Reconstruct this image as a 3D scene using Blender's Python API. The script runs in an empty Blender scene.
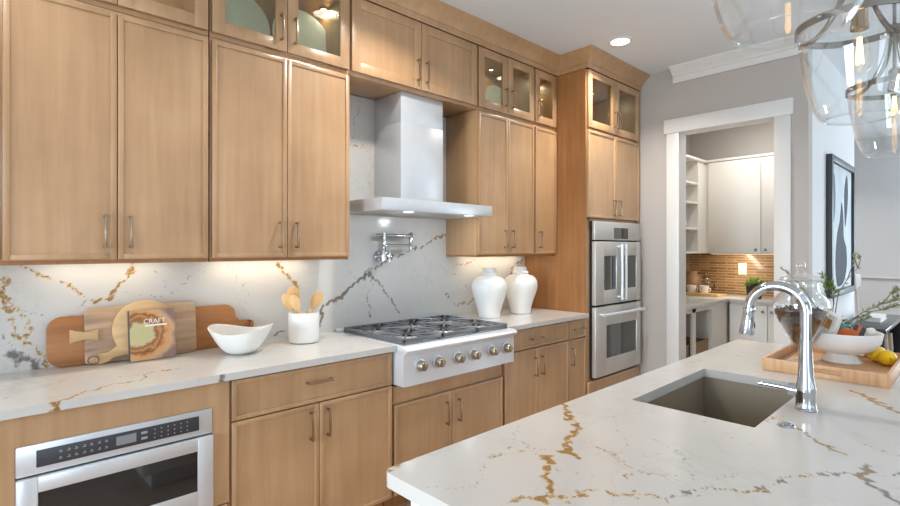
import bpy, bmesh, math, random
import numpy as np
from mathutils import Vector, Matrix
random.seed(7)
PI = math.pi
SC = bpy.context.scene
COL = SC.collection

# ------------------------------------------------------------------ camera
cam_data = bpy.data.cameras.new('camera')
cam = bpy.data.objects.new('camera', cam_data)
COL.objects.link(cam)
cam_data.sensor_width = 36.0
cam_data.lens = 509.0 / 900.0 * 36.0
cam_data.shift_y = -5.0 / 900.0
cam.location = (0, -2.765, 1.424)
cam.rotation_euler = (PI / 2, 0, math.radians(46.4) - PI / 2)
cam_data.clip_start = 0.02
SC.camera = cam

# ------------------------------------------------------------------ view, world, big lights
SC.view_settings.view_transform = 'Standard'
SC.view_settings.look = 'None'
SC.view_settings.gamma = 1.0
SC.view_settings.use_curve_mapping = False
SC.view_settings.exposure = 0.03
SC.cycles.use_denoising = True
SC.cycles.max_bounces = 10
SC.cycles.transparent_max_bounces = 24
SC.cycles.sample_clamp_indirect = 6.0
SC.cycles.caustics_reflective = False
SC.cycles.caustics_refractive = False

world = bpy.data.worlds.new('world')
SC.world = world
world.use_nodes = True
world.node_tree.nodes['Background'].inputs[0].default_value = (0.86, 0.93, 1.0, 1)
world.node_tree.nodes['Background'].inputs[1].default_value = 0.6


def area_light(name, loc, direction, sx, sy, power, color, spread=PI, shape='RECTANGLE'):
    d = bpy.data.lights.new(name, 'AREA')
    d.shape = shape
    d.size = sx
    d.size_y = sy
    d.energy = power
    d.color = color
    d.spread = spread
    o = bpy.data.objects.new(name, d)
    COL.objects.link(o)
    o.location = loc
    o.rotation_euler = Vector(direction).to_track_quat('-Z', 'Y').to_euler()
    return o


DAY = (0.74, 0.88, 1.0)
SKY = (0.68, 0.86, 1.0)
WARM = (1.0, 0.86, 0.66)
CAN = (1.0, 0.95, 0.88)
# daylight entering through the window openings of the wall behind the camera and of the left wall; the door and far-wall lamps are added
area_light('daylight', (-1.7, -6.72, 1.25), (0.15, 1, 0.0), 1.9, 2.3, 62, DAY)
for wx in (0.7, 3.1, 6.6):
    area_light('daylight', (wx, -6.72, 1.55), (0, 1, 1.2), 1.9, 1.9, 26, SKY, math.radians(115))
area_light('daylight', (-3.22, -3.6, 1.25), (1, 0.25, 0.0), 2.2, 2.3, 18, DAY)
area_light('daylight', (-3.22, -1.5, 1.15), (1, -0.05, -0.40), 1.4, 2.1, 92, DAY, math.radians(120))  # added lamp at an unseen door, brightens the base cabinet fronts
area_light('daylight', (9.1, -4.5, 1.5), (-1, 0, 0.4), 2.4, 2.0, 150, DAY)  # added lamp at the far wall, brightens the hall
# recessed ceiling lights: positions shared with the fixtures built below
CANS = [(3.52, -0.90), (1.70, -0.90), (0.0, -0.90), (-1.6, -0.9), (0.2, -3.9), (2.4, -3.9), (4.2, -3.9), (6.6, -3.2), (7.8, -1.2)]
for cx, cy in CANS:
    area_light('can_glow', (cx, cy, 2.925), (0, 0, -1), 0.13, 0.13, (16 if cx > 1 else 6) if cy == -0.9 else (14 if cx > 6 else 4), CAN, math.radians(130), 'DISK')
area_light('pantry_glow', (5.35, -1.25, 2.9), (0, 0, -1), 0.3, 0.3, 13, CAN, math.radians(170), 'DISK')

# ------------------------------------------------------------------ materials
MATS = {}


def lin(r, g, b):
    f = lambda c: (c / 255 / 12.92) if c / 255 <= 0.04045 else ((c / 255 + 0.055) / 1.055) ** 2.4
    return (f(r), f(g), f(b), 1.0)


def new_mat(name):
    m = bpy.data.materials.new(name)
    m.use_nodes = True
    nt = m.node_tree
    return m, nt, nt.nodes['Principled BSDF']


def N(nt, t, **kw):
    n = nt.nodes.new(t)
    for k, v in kw.items():
        if k.startswith('_'):
            setattr(n, k[1:], v)
        else:
            n.inputs[k.replace('_', ' ')].default_value = v
    return n


def plain(name, rgb, rough=0.5, metal=0.0, coat=0.0, spec=0.5, bump=0.0, var=0.0, vscale=8.0, **kw):
    """a principled colour with a light procedural variation"""
    m, nt, b = new_mat(name)
    c = lin(*rgb)
    b.inputs['Base Color'].default_value = c
    b.inputs['Roughness'].default_value = rough
    b.inputs['Metallic'].default_value = metal
    b.inputs['Coat Weight'].default_value = coat
    b.inputs['Specular IOR Level'].default_value = spec
    for k, v in kw.items():
        b.inputs[k.replace('_', ' ')].default_value = v
    tc = nt.nodes.new('ShaderNodeTexCoord')
    no = N(nt, 'ShaderNodeTexNoise', Scale=vscale, Detail=4.0)
    nt.links.new(tc.outputs['Object'], no.inputs['Vector'])
    if var:
        mx = N(nt, 'ShaderNodeMix', _data_type='RGBA')
        mx.inputs['A'].default_value = tuple(x * (1 - var) for x in c[:3]) + (1,)
        mx.inputs['B'].default_value = tuple(min(1, x * (1 + var)) for x in c[:3]) + (1,)
        nt.links.new(no.outputs['Fac'], mx.inputs['Factor'])
        nt.links.new(mx.outputs['Result'], b.inputs['Base Color'])
    if bump:
        bp = N(nt, 'ShaderNodeBump', Strength=bump, Distance=0.002)
        nt.links.new(no.outputs['Fac'], bp.inputs['Height'])
        nt.links.new(bp.outputs['Normal'], b.inputs['Normal'])
    MATS[name] = m
    return m


def wood(name, dark, mid, light, scale=(26, 26, 1.6), rough=0.42, coat=0.25, blot=2.2, rot=(0, 0, 0), streak=0.6):
    m, nt, b = new_mat(name)
    L = nt.links.new
    tc = nt.nodes.new('ShaderNodeTexCoord')
    oi = nt.nodes.new('ShaderNodeObjectInfo')
    add = N(nt, 'ShaderNodeVectorMath', _operation='ADD')
    sc = N(nt, 'ShaderNodeVectorMath', _operation='SCALE')
    sc.inputs['Scale'].default_value = 7.0
    comb = nt.nodes.new('ShaderNodeCombineXYZ')
    for k in 'XYZ':
        L(oi.outputs['Random'], comb.inputs[k])
    L(comb.outputs[0], sc.inputs[0])
    L(tc.outputs['Object'], add.inputs[0])
    L(sc.outputs[0], add.inputs[1])
    mp = N(nt, 'ShaderNodeMapping')
    mp.inputs['Scale'].default_value = scale
    mp.inputs['Rotation'].default_value = rot
    L(add.outputs[0], mp.inputs['Vector'])
    grain = N(nt, 'ShaderNodeTexNoise', Scale=1.0, Detail=6.0, Roughness=0.62, Distortion=0.35)
    L(mp.outputs[0], grain.inputs['Vector'])
    blotn = N(nt, 'ShaderNodeTexNoise', Scale=blot, Detail=3.0)
    L(add.outputs[0], blotn.inputs['Vector'])
    mixf = N(nt, 'ShaderNodeMath', _operation='MULTIPLY_ADD')
    L(grain.outputs['Fac'], mixf.inputs[0])
    mixf.inputs[1].default_value = streak
    sub = N(nt, 'ShaderNodeMath', _operation='MULTIPLY')
    sub.inputs[1].default_value = 1.0 - streak
    L(blotn.outputs['Fac'], sub.inputs[0])
    L(sub.outputs[0], mixf.inputs[2])
    rp = nt.nodes.new('ShaderNodeValToRGB')
    e = rp.color_ramp.elements
    e[0].position = 0.30
    e[0].color = lin(*dark)
    e[1].position = 0.68
    e[1].color = lin(*light)
    k = e.new(0.5)
    k.color = lin(*mid)
    L(mixf.outputs[0], rp.inputs['Fac'])
    L(rp.outputs['Color'], b.inputs['Base Color'])
    b.inputs['Roughness'].default_value = rough
    b.inputs['Coat Weight'].default_value = coat
    b.inputs['Coat Roughness'].default_value = 0.28
    bp = N(nt, 'ShaderNodeBump', Strength=0.06, Distance=0.001)
    L(grain.outputs['Fac'], bp.inputs['Height'])
    L(bp.outputs['Normal'], b.inputs['Normal'])
    MATS[name] = m
    return m


def quartz(name):
    """white quartz; the mesh carries where its veins run (attributes gold and grey)"""
    m, nt, b = new_mat(name)
    L = nt.links.new
    tc = nt.nodes.new('ShaderNodeTexCoord')

    def attr(n):
        a = nt.nodes.new('ShaderNodeAttribute')
        a.attribute_name = n
        return a.outputs['Fac']

    def mask(src, scale, amp, thr, gain):
        no = N(nt, 'ShaderNodeTexNoise', Scale=scale, Detail=5.0, Roughness=0.65)
        L(tc.outputs['Object'], no.inputs['Vector'])
        m1 = N(nt, 'ShaderNodeMath', _operation='MULTIPLY_ADD')
        L(no.outputs['Fac'], m1.inputs[0])
        m1.inputs[1].default_value = amp
        m1.inputs[2].default_value = -0.5 * amp - thr
        m2 = N(nt, 'ShaderNodeMath', _operation='ADD')
        L(src, m2.inputs[0])
        L(m1.outputs[0], m2.inputs[1])
        m3 = N(nt, 'ShaderNodeMath', _operation='MULTIPLY', _use_clamp=True)
        L(m2.outputs[0], m3.inputs[0])
        m3.inputs[1].default_value = gain
        return m3.outputs[0]

    def mix(fac, a, bcol):
        mx = N(nt, 'ShaderNodeMix', _data_type='RGBA')
        L(fac, mx.inputs['Factor'])
        if isinstance(a, tuple):
            mx.inputs['A'].default_value = a
        else:
            L(a, mx.inputs['A'])
        if isinstance(bcol, tuple):
            mx.inputs['B'].default_value = bcol
        else:
            L(bcol, mx.inputs['B'])
        return mx.outputs['Result']

    cloud = N(nt, 'ShaderNodeTexNoise', Scale=2.4, Detail=4.0)
    L(tc.outputs['Object'], cloud.inputs['Vector'])
    base = mix(cloud.outputs['Fac'], lin(192, 189, 185), lin(210, 208, 204))
    # hairline veins of its own
    hn = N(nt, 'ShaderNodeTexNoise', Scale=2.1, Detail=5.0, Roughness=0.55, Distortion=0.6)
    L(tc.outputs['Object'], hn.inputs['Vector'])
    hr = nt.nodes.new('ShaderNodeValToRGB')
    he = hr.color_ramp.elements
    he[0].position = 0.488
    he[0].color = (0, 0, 0, 1)
    he[1].position = 0.512
    he[1].color = (0, 0, 0, 1)
    hk = he.new(0.5)
    hk.color = (0.16, 0.16, 0.16, 1)
    L(hn.outputs['Fac'], hr.inputs['Fac'])
    hb = N(nt, 'ShaderNodeTexNoise', Scale=5.0, Detail=2.0)
    L(tc.outputs['Object'], hb.inputs['Vector'])
    hm = N(nt, 'ShaderNodeMath', _operation='MULTIPLY')
    L(hr.outputs['Color'], hm.inputs[0])
    L(hb.outputs['Fac'], hm.inputs[1])
    c = mix(hm.outputs[0], base, lin(120, 112, 104))
    # soft stain beside the veins
    st = mask(attr('gold'), 14.0, 0.8, 0.22, 0.7)
    c = mix(st, c, lin(214, 188, 146))
    c = mix(mask(attr('grey'), 60.0, 1.4, 0.28, 2.2), c, lin(118, 112, 106))
    gn = N(nt, 'ShaderNodeTexNoise', Scale=30.0, Detail=3.0)
    L(tc.outputs['Object'], gn.inputs['Vector'])
    gcol = mix(gn.outputs['Fac'], lin(124, 92, 48), lin(178, 142, 86))
    c = mix(mask(attr('gold'), 56.0, 2.3, 0.54, 2.8), c, gcol)
    L(c, b.inputs['Base Color'])
    b.inputs['Roughness'].default_value = 0.16
    b.inputs['Specular IOR Level'].default_value = 0.5
    MATS[name] = m
    return m


def glass(name, tint=(0.97, 0.99, 0.98), edge=0.75, base=0.045, power=3.5, rough=0.0):
    """thin clear glass: transmits straight through and mirrors more at a glancing angle"""
    m = bpy.data.materials.new(name)
    m.use_nodes = True
    nt = m.node_tree
    nt.nodes.remove(nt.nodes['Principled BSDF'])
    out = nt.nodes['Material Output']
    L = nt.links.new
    tr = nt.nodes.new('ShaderNodeBsdfTransparent')
    tr.inputs[0].default_value = tint + (1,)
    gl = N(nt, 'ShaderNodeBsdfGlossy', Roughness=rough)
    gl.inputs['Color'].default_value = (1, 1, 1, 1)
    lw = N(nt, 'ShaderNodeLayerWeight', Blend=0.5)
    pw = N(nt, 'ShaderNodeMath', _operation='POWER')
    L(lw.outputs['Facing'], pw.inputs[0])
    pw.inputs[1].default_value = power
    ma = N(nt, 'ShaderNodeMath', _operation='MULTIPLY_ADD', _use_clamp=True)
    L(pw.outputs[0], ma.inputs[0])
    ma.inputs[1].default_value = edge
    ma.inputs[2].default_value = base
    mx = nt.nodes.new('ShaderNodeMixShader')
    L(ma.outputs[0], mx.inputs[0])
    L(tr.outputs[0], mx.inputs[1])
    L(gl.outputs[0], mx.inputs[2])
    L(mx.outputs[0], out.inputs['Surface'])
    MATS[name] = m
    return m


def emit(name, rgb, strength):
    m = bpy.data.materials.new(name)
    m.use_nodes = True
    nt = m.node_tree
    nt.nodes.remove(nt.nodes['Principled BSDF'])
    e = N(nt, 'ShaderNodeEmission', Strength=strength)
    e.inputs['Color'].default_value = lin(*rgb)
    nt.links.new(e.outputs[0], nt.nodes['Material Output'].inputs['Surface'])
    MATS[name] = m
    return m


def bricks(name, c1, c2, mortar, scale, bw, bh, msize, rough, upright=False, noise=0.0, offset=0.5, coat=0.0):
    m, nt, b = new_mat(name)
    L = nt.links.new
    tc = nt.nodes.new('ShaderNodeTexCoord')
    mp = N(nt, 'ShaderNodeMapping')
    if upright:      # courses run along x + y and stack along z
        sp = nt.nodes.new('ShaderNodeSeparateXYZ')
        cb = nt.nodes.new('ShaderNodeCombineXYZ')
        ad = N(nt, 'ShaderNodeMath', _operation='ADD')
        L(tc.outputs['Object'], sp.inputs[0])
        L(sp.outputs['X'], ad.inputs[0])
        L(sp.outputs['Y'], ad.inputs[1])
        L(ad.outputs[0], cb.inputs['X'])
        L(sp.outputs['Z'], cb.inputs['Y'])
        L(cb.outputs[0], mp.inputs['Vector'])
    else:
        L(tc.outputs['Object'], mp.inputs['Vector'])
    br = N(nt, 'ShaderNodeTexBrick', Scale=scale, Mortar_Size=msize, Brick_Width=bw, Row_Height=bh, Bias=0.0)
    br.offset = offset
    br.inputs['Color1'].default_value = lin(*c1)
    br.inputs['Color2'].default_value = lin(*c2)
    br.inputs['Mortar'].default_value = lin(*mortar)
    L(mp.outputs[0], br.inputs['Vector'])
    col = br.outputs['Color']
    if noise:
        mp2 = N(nt, 'ShaderNodeMapping')
        mp2.inputs['Scale'].default_value = (2.5, 40, 40)
        L(mp.outputs[0], mp2.inputs['Vector'])
        no = N(nt, 'ShaderNodeTexNoise', Scale=1.0, Detail=5.0)
        L(mp2.outputs[0], no.inputs['Vector'])
        hs = N(nt, 'ShaderNodeMix', _data_type='RGBA', _blend_type='MULTIPLY')
        hs.inputs['Factor'].default_value = noise
        L(col, hs.inputs['A'])
        L(no.outputs['Fac'], hs.inputs['B'])
        col = hs.outputs['Result']
    L(col, b.inputs['Base Color'])
    b.inputs['Roughness'].default_value = rough
    b.inputs['Coat Weight'].default_value = coat
    bp = N(nt, 'ShaderNodeBump', Strength=0.4, Distance=0.002)
    bp.invert = True
    L(br.outputs['Fac'], bp.inputs['Height'])
    L(bp.outputs['Normal'], b.inputs['Normal'])
    MATS[name] = m
    return m


wood('maple', (160, 122, 84), (181, 142, 102), (196, 158, 118), coat=0.8, streak=0.42)
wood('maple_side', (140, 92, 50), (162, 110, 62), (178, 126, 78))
quartz('quartz')
plain('wall_paint', (188, 182, 176), 0.75, bump=0.05, vscale=160)
plain('hall_paint', (226, 228, 230), 0.75, bump=0.05, vscale=160)
plain('ceiling_paint', (228, 234, 240), 0.8, bump=0.05, vscale=160)
plain('trim_white', (226, 225, 222), 0.4)
plain('pantry_white', (226, 222, 215), 0.42)
plain('island_white', (228, 226, 222), 0.42)
bricks('floor_planks', (208, 180, 156), (186, 156, 132), (70, 50, 40), 1.0, 1.3, 0.13, 0.002, 0.4, noise=0.5)
bricks('brown_tile', (186, 146, 104), (146, 106, 68), (204, 182, 150), 1.0, 0.19, 0.031, 0.0035, 0.22, upright=True, coat=0.4)
plain('steel', (214, 217, 221), 0.3, metal=0.5, var=0.04, vscale=30)
plain('steel_soft', (204, 202, 198), 0.38, metal=0.45, var=0.04, vscale=30)
plain('steel_bright', (232, 238, 246), 0.34, metal=0.5)
plain('sink_steel', (160, 148, 130), 0.4, metal=0.35, var=0.08, vscale=5)
plain('chrome', (202, 206, 211), 0.07, metal=1.0)
plain('nickel', (178, 158, 134), 0.26, metal=1.0)
plain('pendant_nickel', (150, 146, 140), 0.2, metal=1.0)
plain('iron', (112, 116, 122), 0.34, metal=0.4, var=0.2)
plain('tray_grey', (140, 141, 143), 0.4, metal=0.3)
plain('burner_black', (24, 25, 27), 0.45)
plain('black_glass', (26, 27, 29), 0.06, coat=0.6)
plain('oven_glass', (62, 62, 62), 0.08, coat=0.5)
plain('dark_gap', (28, 24, 22), 0.8)
plain('ceramic_white', (236, 235, 232), 0.35, var=0.01)
plain('ceramic_grey', (214, 216, 216), 0.25)
plain('plate_white', (226, 230, 232), 0.3)
glass('cabinet_glass', (0.945, 0.97, 0.87), edge=0.5, base=0.05)
glass('clear_glass', (0.98, 0.988, 0.988), edge=0.7, base=0.04, power=2.8)
glass('bulb_glass', (1.0, 0.97, 0.9), edge=0.4, base=0.03)
glass('jar_glass', (0.975, 0.985, 0.985), edge=0.85, base=0.05, power=2.2)
plain('knob_metal', (164, 152, 134), 0.3, metal=0.9)
emit('lamp_face', (255, 248, 236), 9.0)
emit('puck_face', (255, 240, 214), 5.0)
emit('hood_lens', (236, 244, 255), 1.5)  # glow added to the hood lamps to lift the backsplash
emit('filament', (255, 196, 116), 9.0)
emit('strip_face', (255, 224, 178), 3.0)
wood('cherry_board', (138, 86, 42), (164, 106, 56), (184, 126, 74), scale=(3, 30, 26), rough=0.5, coat=0.1)
wood('olive_board', (122, 96, 84), (182, 150, 120), (206, 178, 142), scale=(2.4, 20, 16), rough=0.5, coat=0.1, streak=0.8)
wood('pale_board', (186, 146, 98), (220, 184, 136), (236, 206, 160), scale=(2.5, 20, 14), rough=0.5, coat=0.1)
wood('beech', (212, 160, 96), (234, 188, 126), (244, 206, 150), scale=(30, 30, 3), rough=0.55, coat=0.0)
wood('tray_wood', (186, 138, 96), (214, 168, 124), (228, 188, 146), scale=(60, 60, 3), rough=0.5, coat=0.1)
wood('bamboo', (200, 160, 98), (222, 184, 122), (232, 198, 140), scale=(3, 40, 40), rough=0.5, coat=0.1)
plain('cord_brown', (96, 62, 40), 0.8)
plain('paper', (232, 228, 220), 0.8)
plain('spine_grey', (84, 78, 78), 0.6)
plain('letter_white', (246, 242, 232), 0.6)
plain('coffee_bean', (62, 38, 28), 0.42, var=0.4, vscale=30)
plain('lemon_peel', (246, 196, 22), 0.42, bump=0.4, vscale=220, var=0.06)
plain('leaf_green', (150, 172, 80), 0.55, var=0.25)
plain('leaf_grey', (182, 184, 146), 0.6, var=0.2)
plain('stem_grey', (112, 104, 92), 0.7)
plain('pot_black', (28, 28, 30), 0.5)
plain('console_dark', (38, 41, 47), 0.25, coat=0.3, var=0.1)
plain('birch', (168, 156, 138), 0.8, var=0.3, vscale=16)
plain('frame_dark', (62, 68, 72), 0.45, var=0.15, vscale=30)
plain('switch_white', (244, 242, 236), 0.4)
plain('packet_orange', (196, 92, 34), 0.45, var=0.2)
plain('packet_teal', (68, 142, 150), 0.4)
plain('packet_dark', (54, 54, 60), 0.4)
plain('gold_mark', (206, 150, 76), 0.4)
plain('clay', (186, 150, 112), 0.6, var=0.25, vscale=40)
plain('basket', (160, 132, 100), 0.8, var=0.3, vscale=60, bump=0.6)
plain('icon_grey', (150, 152, 154), 0.5)
plain('display_grey', (128, 132, 134), 0.15)
plain('hinge_steel', (120, 116, 110), 0.35, metal=1.0)
plain('trim_line', (150, 128, 100), 0.5)


def cover_mat():
    """a photograph of a seeded golden crepe on the book's cover"""
    m, nt, b = new_mat('book_cover')
    L = nt.links.new
    tc = nt.nodes.new('ShaderNodeTexCoord')
    sep = nt.nodes.new('ShaderNodeSeparateXYZ')
    L(tc.outputs['Generated'], sep.inputs[0])
    dx = N(nt, 'ShaderNodeVectorMath', _operation='DISTANCE')
    dx.inputs[1].default_value = (0.22, 0.5, 0.50)
    L(tc.outputs['Generated'], dx.inputs[0])
    no = N(nt, 'ShaderNodeTexNoise', Scale=5.0, Detail=5.0, Distortion=0.8)
    L(tc.outputs['Object'], no.inputs['Vector'])
    n2 = N(nt, 'ShaderNodeTexNoise', Scale=26.0, Detail=4.0, Distortion=0.5)
    L(tc.outputs['Object'], n2.inputs['Vector'])
    a = N(nt, 'ShaderNodeMath', _operation='MULTIPLY_ADD')
    L(n2.outputs['Fac'], a.inputs[0])
    a.inputs[1].default_value = 0.30
    L(dx.outputs['Value'], a.inputs[2])
    rp = nt.nodes.new('ShaderNodeValToRGB')
    e = rp.color_ramp.elements
    e[0].position = 0.30
    e[0].color = lin(206, 196, 142)
    e[1].position = 1.0
    e[1].color = lin(150, 118, 108)
    for p, c in ((0.44, (214, 196, 150)), (0.53, (150, 92, 48)), (0.60, (206, 148, 92)), (0.66, (140, 84, 52)), (0.74, (222, 160, 96)), (0.86, (214, 170, 130))):
        k = e.new(p)
        k.color = lin(*c)
    L(a.outputs[0], rp.inputs['Fac'])
    L(rp.outputs['Color'], b.inputs['Base Color'])
    b.inputs['Roughness'].default_value = 0.35
    MATS['book_cover'] = m


def art_mat():
    """a pale abstract print with loose grey-blue brush shapes"""
    m, nt, b = new_mat('abstract_print')
    L = nt.links.new
    tc = nt.nodes.new('ShaderNodeTexCoord')
    no = N(nt, 'ShaderNodeTexNoise', Scale=1.6, Detail=2.5, Distortion=1.2)
    L(tc.outputs['Object'], no.inputs['Vector'])
    rp = nt.nodes.new('ShaderNodeValToRGB')
    e = rp.color_ramp.elements
    e[0].position = 0.35
    e[0].color = lin(176, 194, 202)
    e[1].position = 0.62
    e[1].color = lin(212, 218, 220)
    L(no.outputs['Fac'], rp.inputs['Fac'])
    L(rp.outputs['Color'], b.inputs['Base Color'])
    b.inputs['Roughness'].default_value = 0.6
    MATS['abstract_print'] = m


plain('brush_grey', (50, 60, 74), 0.65, spec=0.15, var=0.25, vscale=5)
plain('brush_pale', (104, 118, 130), 0.65, spec=0.15, var=0.2, vscale=5)
cover_mat()
art_mat()
M = MATS


# ------------------------------------------------------------------ mesh helpers
class MB:
    def __init__(self):
        self.bm = bmesh.new()

    def _bevel(self, faces, bev, seg=2):
        if bev:
            edges = list({e for f in faces for e in f.edges})
            bmesh.ops.bevel(self.bm, geom=edges, offset=bev, segments=seg, affect='EDGES', profile=0.5)

    def box(self, x0, x1, y0, y1, z0, z1, bev=0.0, seg=2, mat=None):
        x0, x1 = min(x0, x1), max(x0, x1)
        y0, y1 = min(y0, y1), max(y0, y1)
        z0, z1 = min(z0, z1), max(z0, z1)
        c = [(x0, y0, z0), (x1, y0, z0), (x1, y1, z0), (x0, y1, z0), (x0, y0, z1), (x1, y0, z1), (x1, y1, z1), (x0, y1, z1)]
        v = [self.bm.verts.new(Vector(p) if mat is None else mat @ Vector(p)) for p in c]
        f = [self.bm.faces.new([v[i] for i in q]) for q in ((3, 2, 1, 0), (4, 5, 6, 7), (0, 1, 5, 4), (1, 2, 6, 5), (2, 3, 7, 6), (3, 0, 4, 7))]
        self._bevel(f, bev, seg)
        return self

    def prism(self, poly, a0, a1, axis='y', bev=0.0, seg=2, mat=None):
        """poly in the two other axes (xz for y, yz for x, xy for z), between a0 and a1"""
        def p3(p, a):
            if axis == 'y':
                q = Vector((p[0], a, p[1]))
            elif axis == 'x':
                q = Vector((a, p[0], p[1]))
            else:
                q = Vector((p[0], p[1], a))
            return q if mat is None else mat @ q
        lo = [self.bm.verts.new(p3(p, a0)) for p in poly]
        hi = [self.bm.verts.new(p3(p, a1)) for p in poly]
        n = len(poly)
        f = [self.bm.faces.new(lo), self.bm.faces.new(hi[::-1])]
        for i in range(n):
            f.append(self.bm.faces.new((lo[i], hi[i], hi[(i + 1) % n], lo[(i + 1) % n])))
        bmesh.ops.recalc_face_normals(self.bm, faces=f)
        if bev:
            edges = [e for e in set(f[0].edges) | set(f[1].edges)]
            bmesh.ops.bevel(self.bm, geom=edges, offset=bev, segments=seg, affect='EDGES', profile=0.5)
        return self

    def lathe(self, prof, c=(0, 0, 0), seg=32, closed=False, axis='z', mat=None):
        """prof is a list of (r, h); r = 0 closes an end"""
        rings = []
        for r, h in prof:
            if r <= 1e-6:
                pts = [(0, 0, h)]
            else:
                pts = [(r * math.cos(2 * PI * i / seg), r * math.sin(2 * PI * i / seg), h) for i in range(seg)]
            ring = []
            for p in pts:
                p = Vector(p)
                if axis == 'x':
                    p = Vector((p.z, p.x, p.y))
                elif axis == 'y':
                    p = Vector((p.y, p.z, p.x))
                if mat is not None:
                    p = mat @ p
                ring.append(self.bm.verts.new(p + Vector(c)))
            rings.append(ring)
        pairs = list(zip(rings, rings[1:]))
        if closed:
            pairs.append((rings[-1], rings[0]))
        fs = []
        for a, b in pairs:
            if len(a) == 1 and len(b) == 1:
                continue
            for i in range(seg):
                j = (i + 1) % seg
                if len(a) == 1:
                    fs.append(self.bm.faces.new((a[0], b[j], b[i])))
                elif len(b) == 1:
                    fs.append(self.bm.faces.new((a[i], a[j], b[0])))
                else:
                    fs.append(self.bm.faces.new((a[i], a[j], b[j], b[i])))
        bmesh.ops.recalc_face_normals(self.bm, faces=fs)
        return self

    def tube(self, pts, r, seg=12, caps=True, flat=None):
        """sweep a circle along pts; r is a number or one per point; flat squashes the section (a, b)"""
        pts = [Vector(p) for p in pts]
        n = len(pts)
        rs = r if isinstance(r, (list, tuple)) else [r] * n
        up = None
        rings = []
        for i, p in enumerate(pts):
            t = (pts[min(i + 1, n - 1)] - pts[max(i - 1, 0)]).normalized()
            if up is None:
                up = Vector((0, 0, 1)) if abs(t.z) < 0.9 else Vector((1, 0, 0))
            s = t.cross(up).normalized()
            up = s.cross(t).normalized()
            fa, fb = flat or (1, 1)
            rings.append([self.bm.verts.new(p + (s * math.cos(2 * PI * k / seg) * fa + up * math.sin(2 * PI * k / seg) * fb) * rs[i]) for k in range(seg)])
        fs = []
        for a, b in zip(rings, rings[1:]):
            for k in range(seg):
                j = (k + 1) % seg
                fs.append(self.bm.faces.new((a[k], a[j], b[j], b[k])))
        if caps:
            fs.append(self.bm.faces.new(rings[0][::-1]))
            fs.append(self.bm.faces.new(rings[-1]))
        bmesh.ops.recalc_face_normals(self.bm, faces=fs)
        return self

    def ball(self, c, rx, ry=None, rz=None, sub=2, mat=None):
        ry = ry or rx
        rz = rz or rx
        r = bmesh.ops.create_icosphere(self.bm, subdivisions=sub, radius=1.0)
        for v in r['verts']:
            p = Vector((v.co.x * rx, v.co.y * ry, v.co.z * rz))
            if mat is not None:
                p = mat @ p
            v.co = p + Vector(c)
        return self

    def torus(self, c, R, r, seg=40, rseg=8, axis='z', sq=1.0):
        prof = [(R + r * math.cos(2 * PI * k / rseg), r * sq * math.sin(2 * PI * k / rseg)) for k in range(rseg)]
        return self.lathe(prof, c, seg, closed=True, axis=axis)


ORIGIN = {}


def props(o, label=None, cat=None, group=None, kind=None):
    for k, v in (('label', label), ('category', cat), ('group', group), ('kind', kind)):
        if v:
            o[k] = v
    return o


def thing(name, label, cat, loc=(0, 0, 0), rotz=0.0, group=None):
    o = bpy.data.objects.new(name, None)
    o.empty_display_size = 0.05
    COL.objects.link(o)
    o.location = loc
    o.rotation_euler = (0, 0, rotz)
    ORIGIN[o.name] = Vector(loc)
    return props(o, label, cat, group)


def put(name, mb, mat, parent=None, local=False, smooth=40, label=None, kind=None):
    """links the collected shapes as ONE mesh object; world-space shapes are moved into the parent's frame"""
    me = bpy.data.meshes.new(name)
    org = Vector((0, 0, 0))
    if parent is not None:
        org = ORIGIN[parent.name]
        if not local:
            bmesh.ops.translate(mb.bm, verts=mb.bm.verts, vec=-org)
    mb.bm.to_mesh(me)
    mb.bm.free()
    if smooth is not None:
        me.shade_smooth()
        me.set_sharp_from_angle(angle=math.radians(smooth))
    me.materials.append(M[mat])
    o = bpy.data.objects.new(name, me)
    COL.objects.link(o)
    if parent is not None:
        o.parent = parent
    ORIGIN[o.name] = org
    return props(o, label, None, None, kind)


def single(name, label, cat, loc, mb, mat, group=None, kind=None, smooth=40):
    """a thing that is one mesh, its origin at loc; shapes given in world space"""
    bmesh.ops.translate(mb.bm, verts=mb.bm.verts, vec=-Vector(loc))
    o = put(name, mb, mat, None, smooth=smooth)
    o.location = loc
    ORIGIN[o.name] = Vector(loc)
    return props(o, label, cat, group, kind)


def struct(name, mb, mat, label=None):
    o = put(name, mb, mat)
    return props(o, label, None, None, 'structure')


def copy_tree(o, parent=None, loc=None):
    c = o.copy()
    COL.objects.link(c)
    if parent is not None:
        c.parent = parent
    if loc is not None:
        c.location = loc
    ORIGIN[c.name] = Vector(c.location) if parent is None else ORIGIN[o.name]
    for ch in list(o.children):
        copy_tree(ch, c)
    return c


def rot_at(p, axis, ang):
    p = Vector(p)
    return Matrix.Translation(p) @ Matrix.Rotation(ang, 4, axis) @ Matrix.Translation(-p)


# ------------------------------------------------------------------ veined slabs


def seg_dist(px, py, ax, ay, bx, by):
    dx, dy = bx - ax, by - ay
    l2 = dx * dx + dy * dy + 1e-12
    t = np.clip(((px - ax) * dx + (py - ay) * dy) / l2, 0, 1)
    return np.hypot(px - ax - t * dx, py - ay - t * dy)


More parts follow.
